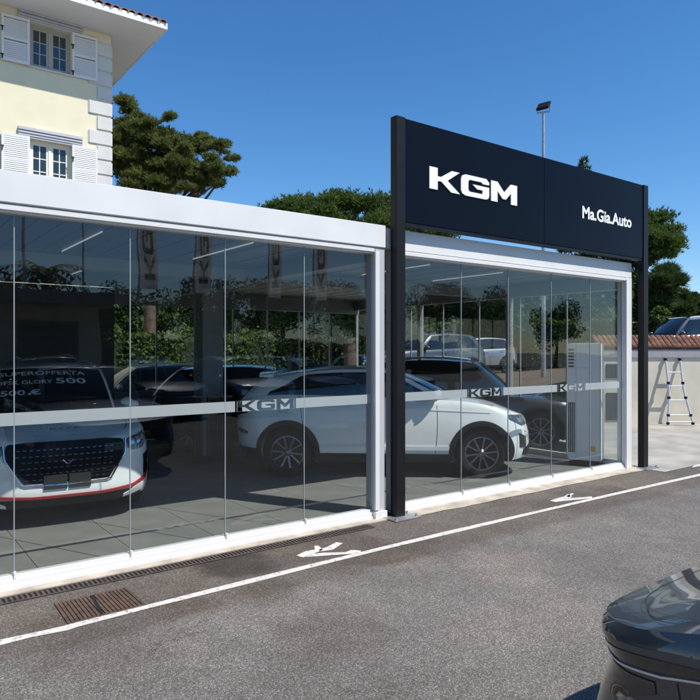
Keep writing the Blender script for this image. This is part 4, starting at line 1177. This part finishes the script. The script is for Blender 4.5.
def mirrors(c, e, m, size=1.0):
    x = c.cowl - c.bow - .17; y = c.side_belt(x); z = c.top(x) + .03
    for sg in (1, -1):
        mb = MB()
        fn = lambda u, v: (x + .02 + .075 * math.cos(v) * math.cos(u) * (1.25 if math.cos(u) > 0 else .55), sg * (y + .16 + .125 * math.sin(u) * math.cos(v) * .95 + .02), z + .07 + .062 * math.sin(v) - .02 * math.sin(u))
        mb.grid(fn, np.linspace(0, 2 * math.pi, 17), np.linspace(-math.pi / 2, math.pi / 2, 9))
        o = mb.build('mirror', m, e, smooth=60, weld=True)
        MB().bar((x, sg * (y - .04), z - .01), (x + .02, sg * (y + .12), z + .04), .07, .035).build('mirror_arm', PLASTIC, o)
        MB().box(x - .032, x - .028, sg * (y + .19) - .085, sg * (y + .19) + .085, z + .03, z + .13).build('mirror_glass', CARGLASS, o)
def common(c, e, pm, style='twin', clad=True, side_q=((.055, .36), (.39, .66), (.69, .86)), t1=.88, wiper=True, handles=True, spin=.3, rails=False, chrome_line=False):
    c.body(pm, e); c.green(pm, e)
    un = MB().box(c.xr + .25, c.xe - .28, -c.W / 2 + .30, c.W / 2 - .30, c.gc - .02, .72).build('underbody', UNDER, e)
    # window band surround, windows
    for sg in (1, -1):
        c.gpatch('window_surround', GLOSSBLACK, e, 's', side_q[0][0] - .025, side_q[-1][1] + .012, .015, (lambda q: (t1(q) + .02) if callable(t1) else t1 + .025), .0035, sg, 24)
        for (a, b) in side_q:
            c.gpatch('side_window', CARGLASS, e, 's', a, b, .04, t1, .007, sg, 12)
        if chrome_line: c.gpatch('window_trim', CHROME, e, 's', side_q[0][0] - .025, side_q[-1][1] + .01, .0, .022, .008, sg, 24, 2)
    c.gpatch('windscreen_surround', GLOSSBLACK, e, 'f', -.955, .955, .005, .985, .003, 1, 18)
    ws = c.gpatch('windscreen', CARGLASS, e, 'f', -.925, .925, .05, .955, .007, 1, 18)
    c.gpatch('rear_window', CARGLASS, e, 'r', -.9, .9, .10, .93, .007, 1, 18)
    if wiper:
        for (q0, q1) in ((-.62, .02), (.02, .66)):
            V = [c.G('f', q, .055 + .04 * (q - q0), .012) for q in np.linspace(q0, q1, 8)]
            MB().tube(V, .009, 5).build('wiper', PLASTIC, e)
    if clad:
        for ax in (c.xf_ax, c.xr_ax):
            for sg in (1, -1):
                V = []; an = np.linspace(-.36, math.pi + .36, 30); R0, R1 = c.Ra - .008, c.Ra + .062
                for a in an:
                    for k, R in enumerate((R0, R0, (R0 + R1) / 2, R1, R1)):
                        xx = ax + R * math.cos(a); zz = max(c.gc + .01, c.wr + R * math.sin(a))
                        off = (-.05, .012, .016, .012, -.006)[k]
                        V.append(tuple(c.Pn(sg * c.s_of_x(xx), zz, off)))
                MB().add(V, [(5 * i + k, 5 * i + k + 1, 5 * i + k + 6, 5 * i + k + 5) for i in range(29) for k in range(4)]).build('arch_cladding', PLASTIC, e, smooth=50)
        c.patch('rocker_cladding', PLASTIC, e, [(c.s_of_x(c.xf_ax - c.Ra - .03), c.gc - .005, .345), (c.s_of_x(c.xr_ax + c.Ra + .03), c.gc - .005, .355)], .012, True, 24)
        c.patch('rear_valance', PLASTIC, e, [(c.s_of_x(c.xr_ax - c.Ra - .03), c.gc + .02, .42), (c.S, c.gc + .04, .46)], .010, True, 20)
    # shut lines
    xA = c.cowl - c.bow - .05; xB = c.G('s', .375, 0).x; xC = c.G('s', .70, 0).x
    c.seam_v(xA - .10, .36, c.top(xA - .1) - .01, e, .02, curve=.02); c.seam_v(xB, .36, c.top(xB) - .01, e, -.01)
    c.seam_v(max(xC, c.xr_ax + c.Ra * .55), max(.74, .36), c.top(xC) - .01, e, -.06)
    if handles:
        for xh in (xB + .16, xC + .16):
            for sg in (1, -1):
                zz = c.top(xh) - .12; p0 = c.Pn(sg * c.s_of_x(xh - .10), zz, .028); p1 = c.Pn(sg * c.s_of_x(xh + .10), zz, .028)
                mb = MB().tube([c.Pn(sg * c.s_of_x(xh - .105), zz, .0), p0, p1, c.Pn(sg * c.s_of_x(xh + .105), zz, .0)], .013, 6); mb.build('door_handle', pm, e, smooth=50)
    mirrors(c, e, pm)
    add_wheels(c, e, style, spin)
    if rails:
        for sg in (1, -1):
            V = [c.gr('s', q) + Vector((0, -.06, .05 * math.sin(math.pi * min(1, max(0, q * 1.02))) ** .3)) for q in np.linspace(.06, .92, 12)]
            MB().tube([(p.x, p.y * sg, p.z) for p in V], .016, 6).build('roof_rail', ALU, e, smooth=50)
    return ws

def front_kit(c, e, gz=(.52, .80), gs=(.50, .40), lz=(.70, .86), ls=(.46, .88), plate_z=.48, gm=None, lower=True, slats=5, lamp=LAMP):
    gr = c.patch('grille', gm or GLOSSBLACK, e, [(-gs[0], gz[1] - .05, gz[1] - .01), (-gs[1], gz[0], gz[1]), (gs[1], gz[0], gz[1]), (gs[0], gz[1] - .05, gz[1] - .01)], .006, n=8)[0]
    for k in range(slats):
        z = gz[0] + (gz[1] - gz[0]) * (k + .6) / (slats + .3); f = gs[1] + (gs[0] - gs[1]) * .3
        c.patch('grille_slat', PLASTIC if slats > 3 else CHROME, gr, [(-f, z - .007, z + .007), (f, z - .007, z + .007)], .014, n=12)
    for o in c.patch('headlight', lamp, e, [(ls[0], lz[0] + .05, lz[1] - .035), (ls[0] + .1, lz[0] + .01, lz[1] - .015), (ls[0] + (ls[1] - ls[0]) * .6, lz[0], lz[1]), (ls[1], lz[0] + .10, lz[1] + .012)], .008, True, 6): pass
    for (a, b) in ((.20, .42), (.5, .70)):
        s0 = ls[0] + (ls[1] - ls[0]) * a; s1 = ls[0] + (ls[1] - ls[0]) * b; zm = (lz[0] + lz[1]) / 2
        c.patch('headlight_reflector', LAMPW, e, [(s0, zm - .03, zm + .03), (s1, zm - .028, zm + .034)], .010, True, 5)
    if lower:
        c.patch('lower_intake', PLASTIC, e, [(-.80, c.gc + .08, c.gc + .17), (-.5, c.gc + .06, c.gc + .24), (.5, c.gc + .06, c.gc + .24), (.80, c.gc + .08, c.gc + .17)], .008, n=8)
    c.patch('number_plate', PLATE if plate_z < .5 else LETTER, e, [(-.26, plate_z, plate_z + .11), (.26, plate_z, plate_z + .11)], .018, n=6)
def rear_kit(c, e, z=(.80, .95)):
    S = c.S
    c.patch('tail_light', TAIL, e, [(S - .98, z[0] + .04, z[1]), (S - .75, z[0], z[1] + .01), (S - .45, z[0] + .03, z[1] - .01)], .007, True, 6)
    c.patch('number_plate', LETTER, e, [(S - .26, .62, .73), (S + .0, .62, .73)], .012, True, 4)
def hood_lines(c, e, ys=.86, x0=None):
    xs = np.linspace(c.cowl - .1, c.xe - .22, 12)
    for sg in (1, -1): c.seam_top([(x, sg * ys) for x in xs], e)
    c.seam_top([(c.xe - .22 + .09 * (1 - f * f), f * ys) for f in np.linspace(-1, 1, 15)], e)

def new_car(name, label, loc, heading, group=None):
    e = empty(name, loc, heading); tag(e, label, 'car', group); return e

# ---- white coupe-styled SUV, side on to the camera
cb = Car(L=4.44, W=1.85, wb=2.77, fo=.81, wr=.352, gc=.235, cf=.66, cr=.52, H=1.60,
         top=((-2.22, 1.03), (-1.95, 1.13), (-1.4, 1.18), (-.6, 1.165), (.55, 1.12), (1.1, 1.095), (1.6, 1.02), (1.92, .95), (2.1, .90), (2.22, .85)),
         cowl=1.14, rf=.12, rr=-1.66, tail=-2.06, wA=.90, wR=.72, bow=.24, crown=.05,
         roof=((-1.95, 1.35), (-1.66, 1.415), (-1.2, 1.49), (-.6, 1.54), (-.15, 1.545), (.12, 1.52), (.4, 1.45)),
         rear=((.15, .22), (.35, .10), (.55, .02), (.85, .02), (1.0, 0), (1.12, .05), (1.2, .10)))
near0 = atZ(287, 350, F * CAM_H / 128); near1 = atZ(481, 350, F * CAM_H / 128)
hd = math.atan2((near1 - near0).y, (near1 - near0).x) - math.radians(2.0)
hv = Vector((math.cos(hd), math.sin(hd), 0)); lv = Vector((-hv.y, hv.x, 0))
mid_ = (near0 + near1) / 2 + lv * (cb.W / 2 - .15) - hv * ((cb.xf_ax + cb.xr_ax) / 2)
eb = new_car('coupe_suv', 'white coupe-styled SUV seen side on behind the glass', (mid_.x, mid_.y, FL + .004), hd)
tcp = lambda q: .87 - .10 * sstep(.62, .9, q) - .62 * sstep(.70, .90, q)
common(cb, eb, P_WHITE, 'twin', side_q=((.05, .345), (.365, .62), (.63, .86)), t1=tcp)
front_kit(cb, eb, gz=(.46, .76), gs=(.55, .45), lz=(.74, .89), ls=(.48, 1.02), plate_z=.42)
rear_kit(cb, eb, (.88, .98)); hood_lines(cb, eb)
cb.patch('bumper_vent', GLOSSBLACK, eb, [(.74, .42, .58), (.90, .44, .64)], .009, True)
sp_ = MB()
for k, (dx, dz) in enumerate(((.06, .06), (-.20, .035), (-.21, .015), (.06, .0))):
    for yf in np.linspace(-1, 1, 9):
        sp_.v.append((-1.66 + dx + (.05 * yf * yf if dx < 0 else 0), yf * cb.rw(-1.66) * 1.0, cb.roof(-1.66) + dz + .045 * (1 - yf * yf)))
sp_.f = [(k * 9 + i, k * 9 + i + 1, ((k + 1) % 4) * 9 + i + 1, ((k + 1) % 4) * 9 + i) for k in range(4) for i in range(8)] + [(0, 9, 18, 27), (8, 35, 26, 17)]
sp_.build('roof_spoiler', P_WHITE, eb, smooth=30)
cb.patch('shoulder_line', P_WHITE, eb, [(cb.s_of_x(1.55), .925, .94), (cb.s_of_x(.5), .97, .99), (cb.s_of_x(-1.0), 1.00, 1.02), (cb.s_of_x(-1.9), 1.01, 1.025)], .007, True, 16, .008)
cb.patch('rear_vent', GLOSSBLACK, eb, [(cb.S - .98, .62, .66), (cb.S - .86, .63, .69), (cb.S - .72, .66, .70)], .008, True)
cb.patch('door_crease', P_WHITE, eb, [(cb.s_of_x(1.0), .40, .46), (cb.s_of_x(-.9), .40, .46)], .012, True, 20)
# fuel flap
V = []
for a in np.linspace(0, 2 * math.pi, 25):
    cx_, cz_ = -1.42 + .085 * max(-.8, min(.8, 1.1 * math.cos(a))), 1.0 + .085 * max(-.8, min(.8, 1.1 * math.sin(a)))
    for rr_ in (1, .93): V.append(tuple(cb.Pn(-cb.s_of_x(-1.42 + (cx_ + 1.42) * rr_), 1.0 + (cz_ - 1.0) * rr_, .0018)))
MB().add(V, [(2 * i, 2 * i + 1, 2 * i + 3, 2 * i + 2) for i in range(24)]).build('fuel_flap', SEAM, eb)

# ---- white SUV facing the forecourt
ca = Car(L=4.39, W=1.84, wb=2.66, fo=.86, wr=.34, gc=.21, cf=.60, H=1.66, nf=2.9,
         front=((.15, -.12), (.27, -.02), (.36, .02), (.48, .0), (.66, -.01), (.80, -.03), (.92, -.09), (1.05, -.25)),
         top=((-2.2, 1.0), (-1.7, 1.08), (-.6, 1.06), (.7, 1.04), (1.1, 1.035), (1.6, 1.01), (1.95, .955), (2.2, .88)), crown=.05,
         cowl=1.05, rf=.32, rr=-1.75, tail=-2.05, wA=.88, wR=.72)
fa = atZ(66, 350, 6.75)
ha_ = math.radians(-96)
ea = new_car('suv', 'white SUV with red bumper strip and windscreen lettering facing the glass', (fa.x + 2.195 * math.cos(math.radians(84)) + .02, fa.y + 2.195 * math.sin(math.radians(84)), FL + .004), ha_)
wsA = common(ca, ea, P_WHITE, 'multi', rails=True)
rear_kit(ca, ea); hood_lines(ca, ea, .80)
gr = ca.patch('grille', PLASTIC, ea, [(-.60, .80, .855), (-.58, .70, .868), (-.42, .475, .885), (.42, .475, .885), (.58, .70, .868), (.60, .80, .855)], .008, n=8)[0]
for k in range(9):
    z = .50 + k * .04; f = .43 + (.60 - .43) * (z - .47) / .4
    ca.patch('grille_slat', RIMDARK, gr, [(-f + .02, z - .008, z + .008), (f - .02, z - .008, z + .008)], .016, n=14)
for sg in (1, -1):
    V = [ca.Pn(sg * q, z, .014) for q, z in ((.63, .86), (.60, .72), (.52, .60), (.44, .47), (.40, .455), (.2, .452), (0, .45))]
    MB().tube(V, .011, 6).build('grille_trim', CHROME, ea, smooth=50)
gp_ = MB()
for k in range(6):
    z = .515 + k * .058; f = .42 + (.58 - .42) * (z - .47) / .4
    for q in np.arange(-f + .05 + (.03 if k % 2 else 0), f - .05, .062):
        P4 = [ca.Pn(q + a, z + b, .018) for a, b in ((-.017, -.004), (.017, -.004), (.017, .004), (-.017, .004))]
        gp_.add(P4, [(0, 1, 2, 3)])
gp_ = gp_.build('grille_pattern', RIM, gr); gp_['kind'] = 'stuff'
MB().tube([ca.Pn(q, z, .024) for q, z in ((-.05, .70), (0, .655), (.05, .70))], .008, 6).build('emblem', CHROME, gr)
ca.patch('headlight', LAMP, ea, [(.62, .77, .845), (.70, .735, .872), (.86, .74, .895), (1.02, .85, .925)], .009, True)
for (a, b, z0, z1) in ((.68, .74, .79, .85), (.77, .83, .80, .86), (.86, .91, .82, .88)):
    ca.patch('headlight_reflector', LAMPW, ea, [(a, z0, z1), (b, z0 + .008, z1 + .006)], .012, True)
ca.patch('bumper_strip', RED, ea, [(-1.02, .50, .545), (-.92, .40, .44), (-.70, .345, .375), (-.35, .325, .350), (.35, .325, .350), (.70, .345, .375), (.92, .40, .44), (1.02, .50, .545)], .014, n=8)
ca.patch('lower_intake', PLASTIC, ea, [(-.86, .25, .34), (-.66, .235, .325), (.66, .235, .325), (.86, .25, .34)], .009, n=8)
for sg in (1, -1): ca.patch('bumper_wing', P_WHITE, ea, [(sg * .60, .245, .275), (sg * .74, .27, .345), (sg * .86, .29, .37)] if sg > 0 else [(-.86, .29, .37), (-.74, .27, .345), (-.60, .245, .275)], .016, n=6)
ca.patch('fog_vent', GLOSSBLACK, ea, [(.88, .44, .66), (.99, .50, .69)], .009, True)
for (a, b) in ((-.235, -.01), (.01, .225)): ca.patch('plate_holder', PLATE, ea, [(a, .41, .555), (b, .41, .555)], .022, n=5)
V, Fc = text2d('D F S K', 1, .01); wd = V[:, 0].max()
MB().add([((lambda yy_, xx_: (xx_, yy_, ca.cap(xx_, yy_ / .75) + .004))((p[0] - wd / 2) / wd * .30, ca.xe - .255 - p[1] * .035)) for p in V], Fc).build('hood_badge', GLOSSBLACK, ea)
ca.window_text('SUPEROFFERTA', wsA, .80, .085, 1.02, -.06); ca.window_text('DFSK GLORY', wsA, .60, .075, .62, -.28); ca.window_text('500', wsA, .595, .11, .36, .25); ca.window_text('500 €', wsA, .37, .095, .42, -.33)

# ---- black SUV behind the coupe
cc = Car(L=4.6, W=1.87, wb=2.72, fo=.88, wr=.36, gc=.22, H=1.68, wR=.73)
pc = atZ(512, 350, 13.0)
ec = new_car('suv', 'black SUV with chrome bumper trim parked behind the white coupe nose', (pc.x - .80, pc.y + .55, FL + .004), math.radians(-50))
common(cc, ec, P_BLACK, 'multi', rails=True); front_kit(cc, ec, gz=(.5, .82), plate_z=.42, slats=6); rear_kit(cc, ec); hood_lines(cc, ec)
cc.patch('bumper_trim', CHROME, ec, [(-.78, .30, .335), (0, .28, .31), (.78, .30, .335)], .02, n=10)
# ---- black hatchback behind the coupe tail and dark car by the column
cd = Car(L=4.3, W=1.8, wb=2.6, fo=.85, wr=.33, gc=.19, H=1.56, wR=.72)
def dark_car(label, px, Zc, head, m, style='twin', base=FL + .004, name='hatchback', rails=False, group=None):
    p = atZ(px, 350, Zc); e = new_car(name, label, (p.x, p.y, base), head, group)
    common(cd, e, m, style, rails=rails, clad=True); front_kit(cd, e, slats=3); rear_kit(cd, e); hood_lines(cd, e)
    return e
d1 = dark_car('black hatchback half hidden behind the tail of the white coupe', 268, 12.6, math.radians(-36), P_BLACK)
def put(src, label, px, Zc, head, m=None, base=FL + .004, loc=None, group=None):
    e = copy_tree(src); p = atZ(px, 350, Zc); e.location = loc or (p.x, p.y, base); e.rotation_euler = (0, 0, head); tag(e, label, 'car', group)
    if 'group' in e and not group: del e['group']
    if m:
        for ch in e.children_recursive:
            if ch.name.split('.')[0] in ('body', 'cabin', 'mirror', 'door_handle'):
                for sl in ch.material_slots: sl.link = 'OBJECT'; sl.material = m
    return e
put(d1, 'dark grey hatchback between the white SUV and the slatted counter', 150, 11.2, math.radians(176), P_GREY, loc=(4.9, 14.3, .004))
put(d1, 'pale silver hatchback parked outside beyond the end glass', 470, 28.5, math.radians(172), P_SILVER, terr_z(482) + .01)
put(d1, 'mid grey hatchback parked outside on the raised ground beside the sign post', 424, 21.5, math.radians(175), P_GREY, terr_z(424) + .01)
put(ec, 'grey SUV parked on the raised ground behind the garden wall', 682, 23.5, math.radians(150), P_GREY, terr_z(690) + .01)
# ---- dark slate car in the foreground, facing the showroom
ce = Car(L=4.55, W=1.84, wb=2.7, fo=.92, wr=.345, gc=.19, cf=.50, nf=3.4, H=1.60, res=60, rnd=.018, K=49, ridge=.005,
         front=((.15, -.14), (.25, .0), (.40, .02), (.56, -.02), (.67, -.045), (.735, -.02), (.765, 0), (.785, -.002), (.83, -.06), (1.0, -.2)),
         wid=((.15, .94), (.30, 1.0), (.48, 1.005), (.66, .975), (.72, .985), (.80, .995), (.9, .98), (1.1, .93)),
         top=((-2.27, 1.0), (-1.7, 1.06), (-.6, 1.03), (.7, 1.0), (1.1, .99), (1.6, .935), (1.95, .865), (2.15, .815), (2.275, .775)), crown=.04,
         cowl=1.0, rf=.25, rr=-1.7, tail=-2.05)
ee = new_car('hatchback', 'dark slate grey hatchback on the forecourt, its nose towards the showroom', (3.09, 1.59 - ce.xe, .003), math.pi / 2)
common(ce, ee, P_DARK, 'twin', clad=False)
rear_kit(ce, ee)
ce.patch('headlight', GLOSSBLACK, ee, [(.66, .705, .716), (.80, .704, .736), (.95, .714, .752), (1.12, .738, .782), (1.26, .768, .804), (1.33, .792, .810)], .004, True, 12)
ce.patch('headlight_strip', LAMPW, ee, [(.68, .692, .699), (.80, .690, .699), (.95, .699, .708), (1.16, .730, .738), (1.34, .778, .785)], .010, True, 12, .012)
ce.patch('corner_intake', GLOSSBLACK, ee, [(.62, .50, .63), (.80, .52, .665), (.98, .585, .682), (1.12, .655, .70)], .005, True, 10)
ce.patch('corner_blade', GLOSSBLACK, ee, [(.84, .34, .46), (.90, .33, .50), (.97, .36, .54)], .006, True, 8)
ce.patch('lower_grille', PLASTIC, ee, [(-.56, .26, .54), (.56, .26, .54)], .006, n=20)
ce.patch('number_plate', LETTER, ee, [(-.26, .40, .51), (.26, .40, .51)], .016)
ce.patch('lip', PLASTIC, ee, [(-1.2, .20, .235), (0, .19, .23), (1.2, .20, .235)], .012, n=24)
xe_ = ce.xe
for sg in (1, -1): ce.seam_top([(x, sg * .885) for x in np.linspace(.9, xe_ - .5, 10)] + [(xe_ - .40, sg * .87), (xe_ - .31, sg * .83), (xe_ - .235, sg * .76), (xe_ - .175, sg * .67), (xe_ - .14, sg * .56), (xe_ - .115, sg * .42)], ee, .006)
ce.seam_top([(xe_ - .105 - .01 * (f / .42) ** 2, f) for f in np.linspace(-.42, .42, 13)], ee, .006)
for sg in (1, -1): ce.seam_top([(xe_ - .30, sg * .83), (xe_ - .22, sg * .90), (xe_ - .15, sg * .94), (xe_ - .10, sg * .96)], ee, .004)
ce.seam_v(xe_ - .50, .45, .73, ee, .02, .005)

# ================================================================== across the forecourt, behind the camera (mirrored in the glass)
cols = [P_SILVER, P_WHITE, P_GREY, P_BLACK, P_SILVER, P_BLUE, P_WHITE]
nm = ['silver', 'white', 'grey', 'black', 'pale silver', 'blue', 'plain white']
for i in range(7):
    put(d1 if i % 2 else ec, '%s car in the row across the forecourt mirrored in the glass' % nm[i], 0, 1, math.pi / 2 + random.uniform(-.04, .04), cols[i], loc=(-1.6 + i * 2.75, -7.2 + random.uniform(-.3, .3), .004), group='cars parked across the forecourt')
ob = empty('low_building', (-14, -15, 0)); tag(ob, 'low cream building with dark canopy across the forecourt', 'building')
box('wall', WALLM, ob, 0, 21.5, -6, 0, 0, 3.5); box('canopy', CANOPYM, ob, -.4, 22, -6, 1.6, 3.5, 3.95)
for x in (2, 8, 15.5, 18.6): 
    f = box('window', DARKWALL, ob, x, x + 2.1, .0, .05, .5, 2.9); box('pane', PANE, f, x + .15, x + 1.95, .05, .06, .65, 2.75)
def banner(x, y, label):
    e = empty('banner_flag', (x, y, 0)); tag(e, label, 'flag', 'banner flags across the forecourt')
    MB().tube([(0, 0, 0), (0, 0, 7.6)], [.05, .03], 8).build('pole', GALV, e)
    fn = lambda u, v: (.05 + u * .56, .05 * math.sin(u * 5 + v * .9), 3.9 + v)
    cl = MB().grid(fn, np.linspace(0, 1, 7), np.linspace(0, 3.6, 14)).build('banner', CANVAS, e, smooth=60)
    V, Fc = fill2d(kgm_loops(.36, 0, 0, 1.25))
    MB().add([(.51 - p[1], .05 * math.sin((.46 - p[1]) / .56 * 5 + (p[0] + .35) * .9) + .012, 4.25 + p[0]) for p in V], Fc).build('lettering', BANNERINK, cl)
for x in (7.6, 9.6, 12.6, 14.7): banner(x, -10.8, 'tall grey banner flag on a pole mirrored in the glass')
lamp_post((5.2, -17.0, 0), 8.6, 'tall floodlight post across the forecourt mirrored in the glass', math.radians(120))
lamp_post((9.2, -24.0, 0), 10.2, 'taller floodlight post far across the forecourt mirrored in the glass', math.radians(100))
def back_tree(x, y, h, rad, seed, label, m=LEAF, n=5000):
    c = (0, 0, h - rad * .8); bl = blobs_in(c, (rad * .8, rad * .8, rad * .65), 24, rad * .35, seed, flat=.9); bl.append((c, (rad * .6, rad * .6, rad * .5)))
    tree('broadleaf_tree', label, 'tree', (x, y, 0), c, bl, 'leaf', m, n, seed=seed, leaf=.12, trunk_r=.22, group='trees across the forecourt')
r2 = random.Random(3)
for i in range(14):
    back_tree(8 + i * 4.2 + r2.uniform(-1, 1), -36 + r2.uniform(-5, 3), 7.2 + r2.uniform(-1.2, 1.6), 3.4, 60 + i, 'dark leafy tree across the forecourt mirrored in the glass', n=8000)
hedge('low clipped hedge along the far side of the forecourt', (40, -27.0), (7.8, -27.0), 1.2, 0, 2.4, 9000, m=LEAF, leaf=.12, seed=8)
# palm
pe = empty('palm_tree', (6.4, -19.5, 0)); tag(pe, 'small palm rising behind the low building across the forecourt', 'palm tree')
MB().tube([(0, 0, 0), (.1, 0, 2.5), (.05, 0, 5.2)], [.2, .16, .14], 9).build('trunk', BARK, pe, smooth=50)
fr_ = MB()
for k in range(22):
    a = k * 2.4; el = .9 - 1.3 * (k / 22)
    P_ = []
    for t in np.linspace(0, 1, 8):
        P_.append(Vector((math.cos(a) * 1.7 * t, math.sin(a) * 1.7 * t, 5.2 + math.sin(el) * 1.7 * t - 1.1 * t * t)))
    sd = Vector((-math.sin(a), math.cos(a), 0))
    for i in range(7):
        for sg in (1, -1): fr_.add([P_[i], P_[i + 1], P_[i + 1] + sd * sg * .28 - Vector((0, 0, .15))], [(0, 1, 2)])
fr_.build('fronds', LEAF, pe)
